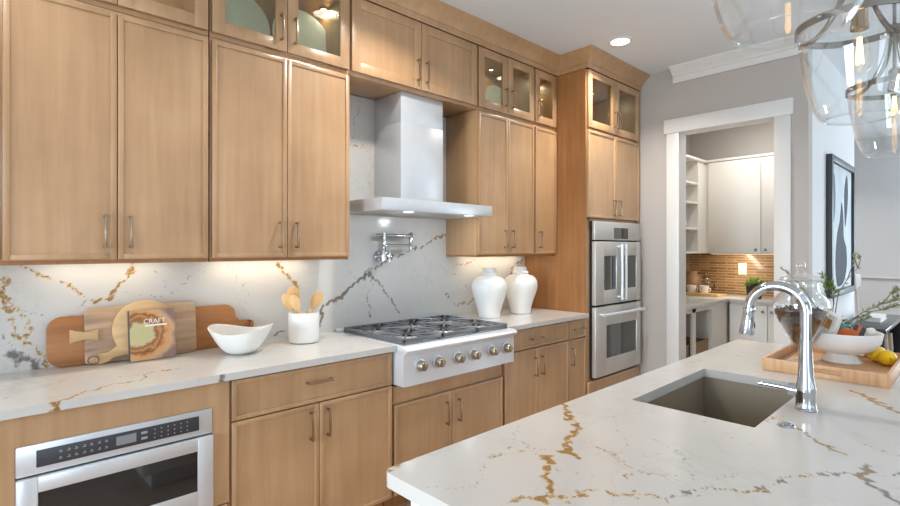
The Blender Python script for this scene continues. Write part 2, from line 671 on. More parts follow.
def vein_slab(name, a0, a1, b0, b1, step, front, back, plane, veins, hole=None, radius=0.0):
    """a slab of quartz whose fine grid carries the vein fields; plane 'xz' (upright) or 'xy' (flat)"""
    def axis(lo, hi, cuts):
        s = np.linspace(lo, hi, max(2, int(round((hi - lo) / step)) + 1))
        for c in cuts:
            s[np.argmin(np.abs(s - c))] = c
        return s
    A = axis(a0, a1, (hole[0], hole[1]) if hole else ())
    B = axis(b0, b1, (hole[2], hole[3]) if hole else ())
    na, nb = len(A), len(B)
    AA, BB = np.meshgrid(A, B, indexing='ij')
    aa, bb = AA.ravel().copy(), BB.ravel().copy()
    if radius:                                   # round the corners of the slab
        for ca, sa in ((a0, 1), (a1, -1)):
            for cb, sb in ((b0, 1), (b1, -1)):
                oa, ob = ca + sa * radius, cb + sb * radius
                u, v = (oa - aa) * sa, (ob - bb) * sb
                k = (u > 0) & (v > 0)
                mx = np.maximum(u, v)
                hy = np.hypot(u, v) + 1e-9
                f = np.where(k, mx / hy, 1.0)
                aa = np.where(k, oa - sa * u * f, aa)
                bb = np.where(k, ob - sb * v * f, bb)
    ids = np.arange(na * nb).reshape(na, nb)
    keep = np.ones((na - 1, nb - 1), bool)
    if hole:
        cm, cn = (A[:-1] + A[1:]) / 2, (B[:-1] + B[1:]) / 2
        keep &= ~(((cm > hole[0]) & (cm < hole[1]))[:, None] & ((cn > hole[2]) & (cn < hole[3]))[None, :])
    q = np.stack([ids[:-1, :-1], ids[1:, :-1], ids[1:, 1:], ids[:-1, 1:]], -1)[keep]
    n = na * nb
    faces = [q, q[:, ::-1] + n]
    ed = {}
    for f in q.tolist():
        for i in range(4):
            e = (f[i], f[(i + 1) % 4])
            if (e[1], e[0]) in ed:
                del ed[(e[1], e[0])]
            else:
                ed[e] = 1
    side = np.array([(b, a, a + n, b + n) for a, b in ed])
    faces = np.concatenate(faces + [side])
    if plane == 'xy':
        vf = np.stack([aa, bb, np.full(n, front)], -1)
        vb = np.stack([aa, bb, np.full(n, back)], -1)
    else:
        vf = np.stack([aa, np.full(n, front), bb], -1)
        vb = np.stack([aa, np.full(n, back), bb], -1)
    V = np.concatenate([vf, vb])
    me = bpy.data.meshes.new(name)
    me.from_pydata(V.tolist(), [], faces.tolist())
    wa = aa + 0.009 * np.sin(41 * bb + 13 * aa) + 0.006 * np.sin(97 * bb - 61 * aa + 1) + 0.003 * np.sin(211 * bb + 157 * aa)
    wb = bb + 0.009 * np.sin(37 * aa - 17 * bb + 2) + 0.006 * np.sin(103 * aa + 71 * bb) + 0.003 * np.sin(223 * aa - 141 * bb)
    for kind in ('gold', 'grey'):
        val = np.zeros(n)
        for w, s, pts in veins.get(kind, ()):
            d = np.full(n, 9.0)
            for (x0, y0), (x1, y1) in zip(pts, pts[1:]):
                d = np.minimum(d, seg_dist(wa, wb, x0, y0, x1, y1))
            val = np.maximum(val, s * np.exp(-(d / max(w, step * 0.55)) ** 2) * min(1.0, 0.35 + w / (step * 0.9)))
        at = me.attributes.new(kind, 'FLOAT', 'POINT')
        at.data.foreach_set('value', np.concatenate([val, val]).astype(np.float32))
    # wind outward
    bm = bmesh.new()
    bm.from_mesh(me)
    bmesh.ops.recalc_face_normals(bm, faces=bm.faces)
    bm.to_mesh(me)
    bm.free()
    me.materials.append(M['quartz'])
    o = bpy.data.objects.new(name, me)
    COL.objects.link(o)
    return o


VEINS={'splash':{'gold':[(0.016,0.95,[(0.108,1.302),(0.114,1.253),(0.117,1.213),(0.12,1.164)]),(0.013,0.8,[(0.12,1.164),(0.164,1.061),(0.202,1.014),(0.251,0.931)]),(0.012,0.8,[(0.132,1.212),(0.176,1.134),(0.195,1.082),(0.183,1.021)]),(0.007,1,[(0.164,1.35),(0.212,1.323),(0.251,1.305),(0.292,1.278),(0.344,1.236),(0.398,1.195),(0.435,1.177)]),(0.012,1,[(0.235,1.314),(0.261,1.296)]),(0.01,1,[(0.337,1.241),(0.355,1.227)]),(0.009,1,[(0.424,1.173),(0.477,1.196),(0.516,1.244),(0.544,1.299),(0.568,1.354)]),(0.016,1,[(1.282,1.351),(1.324,1.27),(1.391,1.204)]),(0.008,0.9,[(1.719,1.156),(1.62,1.095),(1.552,1.057)]),(0.007,0.9,[(2.368,1.445),(2.464,1.489),(2.573,1.535)]),(0.007,0.9,[(2.687,1.288),(2.773,1.301),(2.872,1.33)]),(0.012,0.7,[(2.687,0.994),(2.817,0.999),(2.872,1.05)]),(0.009,0.9,[(1.762,2.078),(1.807,2.078),(1.868,2.068)]),(0.006,0.7,[(1.891,1.282),(1.97,1.174),(2.068,1.089),(2.127,0.99)])],'grey':[(0.02,0.8,[(0.126,1.0),(0.157,0.955),(0.186,0.954),(0.228,0.918)]),(0.004,0.5,[(0.528,1.225),(0.605,1.202),(0.711,1.185),(0.769,1.241),(0.858,1.302),(0.981,1.33)]),(0.012,1,[(1.914,1.268),(1.814,1.214),(1.719,1.156),(1.62,1.095),(1.552,1.057),(1.532,0.94)]),(0.007,0.8,[(1.539,1.041),(1.641,1.105),(1.799,1.202),(1.891,1.282),(1.97,1.312),(2.152,1.383),(2.368,1.445),(2.573,1.535)]),(0.009,0.8,[(1.891,1.282),(1.97,1.174),(2.068,1.089),(2.127,0.99)]),(0.004,0.5,[(2.152,1.185),(2.304,1.227)]),(0.006,0.8,[(2.563,1.092),(2.687,0.994),(2.817,0.999),(2.872,1.034)]),(0.006,1,[(3.303,1.189),(3.348,1.255),(3.47,1.329)]),(0.006,0.8,[(1.241,0.944),(1.276,0.956),(1.311,0.958)]),(0.005,0.5,[(1.814,1.812),(1.914,1.82)]),(0.004,0.5,[(2.573,2.06),(2.604,1.855),(2.553,1.667)]),(0.004,0.4,[(1.064,1.146),(1.184,1.027),(1.264,0.946)]),(0.004,0.45,[(1.762,1.336),(1.914,1.424),(2.144,1.41)]),(0.004,0.5,[(0.986,1.33),(1.09,1.225),(1.117,1.142)]),(0.004,0.5,[(1.676,1.103),(1.762,0.983),(1.792,0.905)]),(0.004,0.55,[(2.152,1.383),(2.249,1.299),(2.304,1.227),(2.513,1.154)]),(0.005,0.6,[(1.799,1.202),(1.748,1.273),(1.719,1.337)]),(0.005,0.5,[(2.416,1.324),(2.666,1.221),(2.828,1.099)]),(0.004,0.5,[(0.638,1.319),(0.702,1.244),(0.711,1.185)]),(0.005,0.6,[(0.132,1.212),(0.195,1.165),(0.295,1.071),(0.38,1.194)]),(0.005,0.6,[(0.108,1.092),(0.148,1.005),(0.164,0.912)]),(0.004,0.6,[(1.837,2.402),(1.785,2.233),(1.762,2.078)]),(0.004,0.6,[(1.868,2.068),(1.906,1.963),(1.891,1.818)]),(0.004,0.55,[(3.059,1.311),(2.941,1.211),(2.872,1.034)]),(0.006,0.7,[(1.891,1.282),(1.914,1.184),(1.868,1.089),(1.914,0.956)])]},'island':{'gold':[(0.01404,1,[(1.429,-1.813),(1.351,-1.865),(1.284,-1.939),(1.219,-1.988),(1.139,-2.016),(1.08,-2.037),(1.07,-2.077)]),(0.015120000000000001,1,[(1.031,-2.028),(0.986,-2.067),(0.947,-2.088),(0.911,-2.12),(0.865,-2.14),(0.833,-2.142)]),(0.0064800000000000005,0.7,[(0.946,-1.934),(1.002,-1.953),(1.065,-1.996),(1.08,-2.037)]),(0.00972,0.7,[(1.042,-2.212),(1.098,-2.231),(1.152,-2.269)]),(0.015120000000000001,0.65,[(1.01,-2.245),(1.028,-2.281),(1.028,-2.322)]),(0.0108,0.9,[(1.152,-2.381),(1.163,-2.421),(1.213,-2.439)]),(0.007560000000000001,1,[(1.336,-2.478),(1.363,-2.484),(1.377,-2.49)]),(0.012960000000000001,0.9,[(1.707,-2.399),(1.657,-2.446),(1.605,-2.492),(1.561,-2.519)]),(0.0108,1,[(2.293,-2.424),(2.235,-2.488),(2.141,-2.549),(2.092,-2.585)]),(0.00972,0.7,[(2.338,-1.847),(2.456,-1.903)]),(0.0064800000000000005,0.6,[(1.685,-1.845),(1.747,-1.904)]),(0.0064800000000000005,0.7,[(2.65,-1.938),(2.649,-1.969)]),(0.012960000000000001,0.9,[(0.707,-1.824),(0.741,-1.815),(0.77,-1.807),(0.82,-1.797)]),(0.00972,0.8,[(0.772,-2.109),(0.834,-2.126),(0.886,-2.16),(0.875,-2.182),(0.964,-2.208),(1.004,-2.264)]),(0.00972,0.8,[(1.542,-2.566),(1.454,-2.585),(1.409,-2.607)]),(0.007560000000000001,0.6,[(1.155,-2.082),(1.169,-2.121),(1.129,-2.18)]),(0.0064800000000000005,0.5,[(1.163,-2.141),(1.098,-2.195),(1.108,-2.226)]),(0.0108,0.6,[(1.711,-2.528),(1.656,-2.585),(1.668,-2.621)]),(0.00864,0.8,[(1.728,-2.326),(1.802,-2.334)])],'grey':[(0.003,0.6,[(0.703,-1.953),(0.734,-1.982),(0.812,-2.01),(0.865,-1.97),(0.953,-1.928),(1.006,-1.931),(1.09,-1.886),(1.174,-1.834)]),(0.0025,0.5,[(0.848,-1.832),(0.909,-1.882),(0.946,-1.934)]),(0.003,0.5,[(1.495,-1.92),(1.375,-2.026),(1.257,-2.114),(1.163,-2.132)]),(0.003,0.6,[(1.16,-2.096),(1.163,-2.141),(1.108,-2.226),(1.098,-2.265)]),(0.004,0.8,[(1.024,-2.334),(1.086,-2.33),(1.135,-2.346),(1.152,-2.381),(1.163,-2.421),(1.249,-2.442),(1.297,-2.468),(1.363,-2.484),(1.419,-2.523),(1.461,-2.577),(1.534,-2.633)]),(0.01,0.9,[(1.542,-2.566),(1.454,-2.585),(1.409,-2.607),(1.372,-2.632),(1.349,-2.644)]),(0.005,0.8,[(1.708,-2.331),(1.707,-2.399),(1.657,-2.446),(1.605,-2.492),(1.561,-2.519)]),(0.006,0.8,[(2.293,-2.424),(2.235,-2.488),(2.141,-2.549),(2.092,-2.585)]),(0.003,0.5,[(1.067,-1.914),(0.989,-2.092),(1.033,-2.169)]),(0.003,0.5,[(1.317,-2.152),(1.307,-2.235),(1.135,-2.346)]),(0.003,0.5,[(1.578,-2.183),(1.49,-2.317),(1.453,-2.374)]),(0.004,0.5,[(1.047,-2.34),(1.201,-2.364),(1.289,-2.378)]),(0.003,0.5,[(1.142,-2.014),(1.155,-2.082),(1.204,-2.18),(1.312,-2.257)])]},'left':{'gold':[(0.006,0.8,[(0.163,-0.098),(0.204,-0.115)]),(0.007,1,[(0.214,-0.626),(0.248,-0.636),(0.295,-0.574),(0.358,-0.564),(0.411,-0.501),(0.485,-0.532),(0.547,-0.418),(0.611,-0.408)]),(0.013,0.8,[(0.224,-0.635),(0.251,-0.63)]),(0.005,0.7,[(0.531,-0.356),(0.605,-0.403),(0.76,-0.345)]),(0.006,0.8,[(1.126,-0.142),(1.254,-0.105)]),(0.006,0.6,[(0.14,-0.409),(0.228,-0.366),(0.36,-0.307)]),(0.006,0.6,[(0.085,-0.457),(0.151,-0.454),(0.209,-0.574)]),(0.006,0.6,[(0.443,-0.408),(0.546,-0.417),(0.703,-0.397)]),(0.006,0.5,[(0.825,-0.406),(0.974,-0.373),(1.153,-0.416)])],'grey':[(0.008,0.8,[(0.724,-0.675),(0.758,-0.642)]),(0.003,0.5,[(0.76,-0.345),(1.047,-0.315),(1.379,-0.305)])]},'right':{'gold':[(0.006,0.7,[(3.032,-0.532),(3.104,-0.672),(3.312,-0.647)])],'grey':[(0.003,0.5,[(2.589,-0.575),(2.979,-0.481)])]}}

# ------------------------------------------------------------------ the setting
CEIL = 2.96
XW = 4.40                     # the wall with the pantry doorway
YH = -1.89                    # the wall along the hall, with the picture
struct('floor', MB().box(-3.4, 9.4, -6.9, 0.6, -0.1, 0.0), 'floor_planks')
struct('ceiling', MB().box(-3.4, 9.4, -6.9, 0.6, CEIL, CEIL + 0.1), 'ceiling_paint')
struct('wall_back', MB().box(-3.4, XW + 0.12, 0.0, 0.12, 0, CEIL), 'wall_paint')
w = MB()
w.box(XW, XW + 0.12, -0.966, 0.0, 0, CEIL).box(XW, XW + 0.12, -1.690, -0.966, 2.415, CEIL).box(XW, XW + 0.12, YH, -1.690, 0, CEIL)
struct('wall_right', w, 'wall_paint', 'greige wall with the pantry doorway')
struct('wall_hall', MB().box(XW + 0.12, 6.27, YH, -1.77, 0, CEIL), 'hall_paint', 'pale wall along the hall holding the framed print')
struct('wall_pantry_back', MB().box(6.2, 6.269, -1.769, -0.24, 0, CEIL), 'wall_paint')
struct('wall_pantry_left', MB().box(XW + 0.12, 6.2, -0.36, -0.24, 0, CEIL), 'wall_paint')
struct('wall_hall_return', MB().box(6.2, 6.27, -0.24, 0.6, 0, CEIL), 'hall_paint')
struct('wall_far', MB().box(9.2, 9.4, -6.9, -5.75, 0, CEIL).box(9.2, 9.4, -3.25, 0.6, 0, CEIL).box(9.2, 9.4, -5.75, -3.25, 0, 0.45).box(9.2, 9.4, -5.75, -3.25, 2.55, CEIL), 'hall_paint', 'far grey wall at the end of the hall')
struct('wall_hall_end', MB().box(6.27, 9.2, 0.5, 0.6, 0, CEIL), 'hall_paint')
wl = MB()
wl.box(-3.4, -3.3, -6.9, -4.8, 0, CEIL).box(-3.4, -3.3, -0.72, 0.12, 0, CEIL).box(-3.4, -3.3, -2.4, -2.28, 0, CEIL).box(-3.4, -3.3, -2.28, -0.72, 2.24, CEIL).box(-3.4, -3.3, -4.8, -2.4, 2.55, CEIL)
struct('wall_left', wl, 'wall_paint')
wf = MB()
xs = [-3.4]
for wx in (-1.7, 0.7, 3.1, 6.6):
    xs += [wx - 1.0, wx + 1.0]
xs.append(9.4)
for i in range(0, len(xs), 2):
    wf.box(xs[i], xs[i + 1], -6.9, -6.8, 0, CEIL)
for i in range(1, len(xs) - 1, 2):
    if i > 1:
        wf.box(xs[i], xs[i + 1], -6.9, -6.8, 0, 0.55)
    wf.box(xs[i], xs[i + 1], -6.9, -6.8, 2.55, CEIL)
struct('wall_front', wf, 'wall_paint')
for i, wx in enumerate((-1.7, 0.7, 3.1, 6.6)):
    f = MB()
    for a in (-1.0, -0.03, 0.94):
        f.box(wx + a, wx + a + 0.06, -6.86, -6.80, 0.55 if i else 0.0, 2.55)
    f.box(wx - 1, wx + 1, -6.86, -6.80, 0.55 if i else 0.0, 0.61 if i else 0.08).box(wx - 1, wx + 1, -6.86, -6.80, 2.49, 2.55)
    struct('window_%d' % (i + 1), f, 'trim_white')
f = MB()
for a in (-4.8, -3.63, -2.46):
    f.box(-3.36, -3.30, a, a + 0.06, 0.0, 2.55)
f.box(-3.36, -3.30, -4.8, -2.4, 0.0, 0.08).box(-3.36, -3.30, -4.8, -2.4, 2.49, 2.55)
struct('window_5', f, 'trim_white')
f = MB()
for a in (-2.28, -0.80):
    f.box(-3.36, -3.30, a, a + 0.08, 0.0, 2.24)
f.box(-3.36, -3.30, -2.20, -0.80, 2.16, 2.24).box(-3.36, -3.30, -2.20, -0.80, 0.0, 0.1)
struct('added_door', f, 'trim_white')  # unseen glass door, added to let light along the aisle

# doorway casing, wall crown, skirting
cs = MB()
cs.box(XW - 0.02, XW, -0.978, -0.872, 0, 2.405, 0.002).box(XW - 0.02, XW, -1.785, -1.678, 0, 2.405, 0.002)
cs.box(XW - 0.028, XW, -1.802, -0.852, 2.405, 2.525, 0.002)
cs.box(XW, XW + 0.13, -0.978, -0.966, 0, 2.415).box(XW, XW + 0.13, -1.690, -1.678, 0, 2.415).box(XW, XW + 0.13, -1.678, -0.978, 2.403, 2.415)
casing = struct('trim_1', cs, 'trim_white', 'white casing of the pantry doorway')
for hz in (2.18, 1.50, 0.35):
    put('hinge', MB().box(XW + 0.05, XW + 0.075, -1.678, -1.671, hz - 0.045, hz + 0.045, 0.002).tube([(XW + 0.045, -1.673, hz - 0.048), (XW + 0.045, -1.673, hz + 0.048)], 0.006), 'hinge_steel', casing)
prof = [(0, -0.128), (0, 0), (-0.088, 0), (-0.088, -0.014), (-0.074, -0.024), (-0.068, -0.036), (-0.050, -0.050), (-0.034, -0.062), (-0.030, -0.074), (-0.018, -0.080), (-0.018, -0.128)]
cr = MB()
# profile given as (x offset, z offset), swept along y
cr.prism([(XW + a, CEIL + b) for a, b in prof], -1.89, -0.925, 'y')
struct('trim_2', cr, 'trim_white', 'white crown moulding above the pantry doorway')
struct('baseboard_right', MB().box(XW - 0.014, XW, -0.872, -0.66, 0, 0.13, 0.003), 'trim_white')
struct('baseboard_hall', MB().box(XW, 6.27, YH - 0.014, YH, 0, 0.13, 0.003), 'trim_white')
f = MB()
for a in (-5.75, -4.53, -3.31):
    f.box(9.2, 9.26, a, a + 0.06, 0.45, 2.55)
f.box(9.2, 9.26, -5.69, -3.31, 0.45, 0.51).box(9.2, 9.26, -5.69, -3.31, 2.49, 2.55)
struct('window_6', f, 'trim_white')  # window and its opening added to give the hall lamp a source
far = MB().box(9.17, 9.2, -3.25, 0.5, 1.000, 1.018, 0.004)
struct('trim_3', far, 'trim_white', 'white chair rail on the far wall')

# ------------------------------------------------------------------ cabinets
HL = 0.132


def bar_handle(parent, x, z, y, vertical=True, L=HL, axis='x', mat='nickel'):
    """square bar pull with two posts; y is the face it is screwed to"""
    h, t = L / 2, 0.0048
    m = MB()
    if vertical:
        m.box(x - t, x + t, y - 0.034, y - 0.025, z - h, z + h, 0.0012)
        for s in (-1, 1):
            m.box(x - t, x + t, y - 0.026, y, z + s * (h - 0.006) - t, z + s * (h - 0.006) + t)
    else:
        m.box(x - h, x + h, y - 0.034, y - 0.025, z - t, z + t, 0.0012)
        for s in (-1, 1):
            m.box(x + s * (h - 0.006) - t, x + s * (h - 0.006) + t, y - 0.026, y, z - t, z + t)
    return put('handle', m, mat, parent)


def front(parent, kind, x0, x1, z0, z1, yf, fw, glass=False, handle=None, mat='maple'):
    """a door or drawer front with a raised rim, proud of the carcass face yf by 20 mm"""
    m = MB()
    y0, y1 = yf - 0.021, yf - 0.001
    bev = 0.0016
    m.box(x0, x0 + fw, y0, y1, z0, z1, bev).box(x1 - fw, x1, y0, y1, z0, z1, bev)
    m.box(x0 + fw - 0.001, x1 - fw + 0.001, y0 + 0.0002, y1, z0, z0 + fw, bev).box(x0 + fw - 0.001, x1 - fw + 0.001, y0 + 0.0002, y1, z1 - fw, z1, bev)
    if not glass:
        m.box(x0 + fw - 0.002, x1 - fw + 0.002, y0 + 0.0065, y1, z0 + fw - 0.002, z1 - fw + 0.002)
    d = put(kind, m, mat, parent)
    if glass:
        put('glass_pane', MB().box(x0 + fw - 0.004, x1 - fw + 0.004, y0 + 0.009, y0 + 0.013, z0 + fw - 0.004, z1 - fw + 0.004), 'cabinet_glass', d)
    if handle:
        bar_handle(d, handle[0], handle[1], y0, handle[2] if len(handle) > 2 else True)
    return d


def carcass(parent, x0, x1, y0, y1, z0, z1, open_front=False, t=0.018, mat='maple'):
    m = MB()
    if not open_front:
        m.box(x0, x1, y0, y1, z0, z1, 0.001)
    else:
        m.box(x0, x0 + t, y0, y1, z0, z1).box(x1 - t, x1, y0, y1, z0, z1)
        m.box(x0 + t, x1 - t, y0, y1, z0, z0 + t).box(x0 + t, x1 - t, y0, y1, z1 - t, z1)
        m.box(x0 + t, x1 - t, y1 - 0.008, y1, z0 + t, z1 - t)
    return put('carcass', m, mat, parent)


YU = -0.33          # face of the upper carcasses
YB = -0.60          # face of the base carcasses
G = 0.0018          # half the gap between two doors
WG = 'upper kitchen cabinets'


def upper(label, x0, x1, split, high=False, glass=False, fw=0.021, hinge_right=False):
    z0, z1 = (2.388, 2.828) if high else (1.376, 2.386)
    t = thing('wall_cabinet', label, 'cabinet', ((x0 + x1) / 2, -0.022, z0))
    carcass(t, x0, x1, YU, -0.022, z0, z1, glass)
    d0, d1 = (2.408, 2.824) if high else (1.379, 2.372)
    hz = d0 + 0.046 + HL / 2 if high else d0 + 0.044 + HL / 2
    a, b = x0 + 0.006, x1 - 0.006
    inset = 0.036 if high else 0.044
    if split:
        c = (a + b) / 2
        front(t, 'door', a, c - G, d0, d1, YU, fw, glass, (c - inset, hz))
        front(t, 'door', c + G, b, d0, d1, YU, fw, glass, (c + inset, hz))
    else:
        front(t, 'door', a, b, d0, d1, YU, fw, glass, (a + inset, hz))
    if not high:
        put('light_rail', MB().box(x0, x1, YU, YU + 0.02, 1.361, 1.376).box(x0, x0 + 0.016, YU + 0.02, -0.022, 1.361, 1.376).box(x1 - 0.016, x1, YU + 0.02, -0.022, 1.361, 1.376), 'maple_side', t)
    return t


upper('tall maple wall cabinet cut off by the left edge of the photo', -0.60, 0.084, True)
upper('tall two-door maple wall cabinet above the leaning cutting boards', 0.090, 0.800, True)
upper('tall two-door maple wall cabinet above the white bowl and utensil crock', 0.806, 1.540, True)
upper('tall two-door maple wall cabinet right of the range hood', 2.572, 3.212, True)
upper('narrow single-door maple wall cabinet beside the oven tower', 3.218, 3.512, False)
upper('glass-door top cabinet at the upper left edge, above the cutting boards', 0.090, 0.800, True, True, True, 0.057)
upper('glass-door top cabinet with two big platters, left of the solid hood cabinet', 0.806, 1.540, True, True, True, 0.057)
upper('solid two-door top cabinet directly above the range hood', 1.546, 2.566, True, True, False, 0.057)
upper('two-door glass top cabinet right of the range hood', 2.572, 3.212, True, True, True, 0.057)
upper('narrow single-door glass top cabinet in the corner against the oven tower', 3.218, 3.512, False, True, True, 0.057)

# tall oven cabinet
XT0, XT1, YT = 3.516, 4.376, -0.615
t = thing('oven_cabinet', 'tall maple cabinet tower housing the double wall oven', 'cabinet', (3.946, -0.005, 0))
m = MB()
m.box(XT0, XT0 + 0.02, YT, -0.005, 0.0, 2.828).box(XT1 - 0.02, XT1, YT, -0.005, 0.0, 2.828)
m.box(XT0 + 0.02, XT1 - 0.02, -0.02, -0.005, 0.1, 2.828)
for z in (0.10, 0.36, 1.640, 2.350, 2.808):
    m.box(XT0 + 0.02, XT1 - 0.02, YT, -0.02, z, z + 0.02)
m.box(XT0 + 0.02, 3.566, YT, YT + 0.02, 0.1, 1.66).box(4.324, XT1 - 0.02, YT, YT + 0.02, 0.1, 1.66)
m.box(XT0 + 0.02, XT1 - 0.02, YT + 0.07, YT + 0.085, 0, 0.1)
put('carcass', m, 'maple', t)
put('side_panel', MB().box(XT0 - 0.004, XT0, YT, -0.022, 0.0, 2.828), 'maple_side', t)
put('filler', MB().box(XT1, XW - 0.001, YT, YT + 0.02, 0.0, 2.828), 'maple', t)
cx = (XT0 + XT1) / 2
front(t, 'door', XT0 + 0.006, cx - G, 2.374, 2.824, YT, 0.057, True, (cx - 0.028, 2.374 + 0.05 + HL / 2))
front(t, 'door', cx + G, XT1 - 0.006, 2.374, 2.824, YT, 0.057, True, (cx + 0.028, 2.374 + 0.05 + HL / 2))
front(t, 'door', XT0 + 0.006, cx - G, 1.664, 2.352, YT, 0.021, False, (cx - 0.042, 1.69 + HL / 2))
front(t, 'door', cx + G, XT1 - 0.006, 1.664, 2.352, YT, 0.021, False, (cx + 0.042, 1.69 + HL / 2))
front(t, 'drawer', XT0 + 0.006, XT1 - 0.006, 0.115, 0.372, YT, 0.021)

# wood crown along the cabinets
m = MB()
fr, ft = 2.829, 2.866


def crown_run(m, pts):
    """mitred crown along a polyline of face points (x, y); outward is to the right of travel"""
    prof = [(0.0, fr), (0.008, fr), (0.008, ft), (0.016, ft + 0.004), (0.026, ft + 0.022), (0.052, ft + 0.055), (0.080, ft + 0.078), (0.086, ft + 0.084), (0.086, CEIL - 0.001), (0.0, CEIL - 0.001)]
    n = len(pts)
    rings = []
    for i, p in enumerate(pts):
        p = Vector(p)
        dirs = []
        if i > 0:
            d = (p - Vector(pts[i - 1])).normalized()
            dirs.append(Vector((d.y, -d.x)))
        if i < n - 1:
            d = (Vector(pts[i + 1]) - p).normalized()
            dirs.append(Vector((d.y, -d.x)))
        nrm = dirs[0] if len(dirs) == 1 else (dirs[0] + dirs[1]) / (1 + dirs[0].dot(dirs[1]))
        rings.append([m.bm.verts.new((p.x + nrm.x * a, p.y + nrm.y * a, z)) for a, z in prof])
    k = len(prof)
    fs = []
    for a, b in zip(rings, rings[1:]):
        for i in range(k):
            j = (i + 1) % k
            fs.append(m.bm.faces.new((a[i], a[j], b[j], b[i])))
    fs.append(m.bm.faces.new(rings[0]))
    fs.append(m.bm.faces.new(rings[-1][::-1]))
    bmesh.ops.recalc_face_normals(m.bm, faces=fs)


crown_run(m, [(-0.6, YU - 0.02), (XT0 - 0.005, YU - 0.02), (XT0 - 0.005, YT - 0.02), (XT1 + 0.0, YT - 0.02), (XT1 + 0.0, YT + 0.35)])
single('crown_moulding', 'stepped maple crown moulding running along the cabinet tops to the ceiling', 'moulding', (1.5, -0.35, 2.834), m, 'maple', smooth=30)

# base cabinets
CT = 0.914          # counter top
CB = 0.884          # its underside


def base(label, x0, x1):
    t = thing('base_cabinet', label, 'cabinet', ((x0 + x1) / 2, -0.02, 0))
    put('carcass', MB().box(x0, x1, YB, -0.02, 0.105, CB - 0.002, 0.001), 'maple', t)
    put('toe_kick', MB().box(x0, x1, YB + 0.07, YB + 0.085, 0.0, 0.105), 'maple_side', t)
    return t


HB = 0.132
t = base('two-door maple base cabinet with one wide drawer under the white bowl and crock', 0.790, 1.628)
front(t, 'drawer', 0.798, 1.622, 0.706, 0.874, YB, 0.020, False, (1.195, 0.806, False))
front(t, 'door', 0.798, 1.199 - G, 0.112, 0.700, YB, 0.020, False, (1.152, 0.605))
front(t, 'door', 1.199 + G, 1.622, 0.112, 0.700, YB, 0.020, False, (1.240, 0.605))
# under the range the carcass is lower
t = thing('base_cabinet', 'low two-door maple cabinet with plain apron under the gas range top', 'cabinet', (2.08, -0.02, 0))
put('carcass', MB().box(1.634, 2.520, YB, -0.02, 0.105, 0.690, 0.001), 'maple', t)
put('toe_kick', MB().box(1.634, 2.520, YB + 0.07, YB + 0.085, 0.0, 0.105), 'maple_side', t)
put('apron', MB().box(1.638, 2.516, YB - 0.010, YB - 0.001, 0.600, 0.688, 0.001), 'maple', t)
front(t, 'door', 1.640, 2.060 - G, 0.112, 0.592, YB, 0.020, False, (2.012, 0.472))
front(t, 'door', 2.060 + G, 2.512, 0.112, 0.592, YB, 0.020, False, (2.108, 0.472))
t = base('maple base cabinet with drawer and two doors under the white ginger jars', 2.533, 3.272)
front(t, 'drawer', 2.540, 3.268, 0.738, 0.874, YB, 0.020, False, (2.868, 0.800, False))
front(t, 'door', 2.537, 2.890 - G, 0.112, 0.730, YB, 0.020, False, (2.849, 0.605))
front(t, 'door', 2.890 + G, 3.268, 0.112, 0.730, YB, 0.020, False, (2.931, 0.605))
t = base('narrow maple base cabinet with one drawer and one door against the oven tower', 3.276, 3.510)
front(t, 'drawer', 3.280, 3.506, 0.738, 0.874, YB, 0.020, False, (3.398, 0.806, False))
front(t, 'door', 3.280, 3.506, 0.112, 0.730, YB, 0.020, False, (3.306, 0.605))
# microwave cabinet: a wide flat frame around the drawer
t = thing('base_cabinet', 'maple base cabinet framing the microwave drawer at lower left', 'cabinet', (0.38, -0.02, 0))
m = MB()
m.box(-0.06, -0.04, YB, -0.02, 0.105, CB - 0.002).box(0.766, 0.786, YB, -0.02, 0.105, CB - 0.002).box(-0.04, 0.766, -0.04, -0.02, 0.105, CB - 0.002)
m.box(-0.04, 0.766, YB, -0.04, 0.105, 0.125).box(-0.04, 0.766, YB, -0.04, 0.360, 0.380)
put('carcass', m, 'maple', t)
m = MB()
m.box(-0.06, 0.115, YB - 0.020, YB, 0.380, CB - 0.004).box(0.720, 0.786, YB - 0.020, YB, 0.380, CB - 0.004)
m.box(0.115, 0.720, YB - 0.020, YB, 0.782, CB - 0.004)
put('face_frame', m, 'maple', t)
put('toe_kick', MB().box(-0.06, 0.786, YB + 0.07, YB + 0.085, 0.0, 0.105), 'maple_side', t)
front(t, 'drawer', -0.054, 0.780, 0.112, 0.374, YB, 0.020, False, (0.36, 0.31, False))

# ------------------------------------------------------------------ worktops and backsplash
o = vein_slab('backsplash', -0.6, 3.511, CT, 2.386, 0.0095, -0.020, -0.001, 'xz', VEINS['splash'])
props(o, 'white quartz backsplash slab with gold and grey veins behind the range', 'backsplash')
o = vein_slab('countertop', -0.6, 1.630, -0.645, -0.0205, 0.008, CT, CB, 'xy', VEINS['left'])
props(o, 'long white veined quartz countertop left of the range top', 'countertop')
o = vein_slab('countertop', 2.531, 3.511, -0.645, -0.0205, 0.010, CT, CB, 'xy', VEINS['right'])
props(o, 'short white quartz countertop right of the range top, under two white jars', 'countertop')
IX0, IX1, IY0, IY1 = 0.694, 3.13, -3.20, -1.812
HOLE = (1.622, 2.268, -2.315, -1.947)
o = vein_slab('island_countertop', IX0, IX1, IY0, IY1, 0.0072, CT, CB - 0.004, 'xy', VEINS['island'], HOLE, 0.022)
props(o, 'large white island countertop with bold gold veins and a sink cutout', 'countertop')

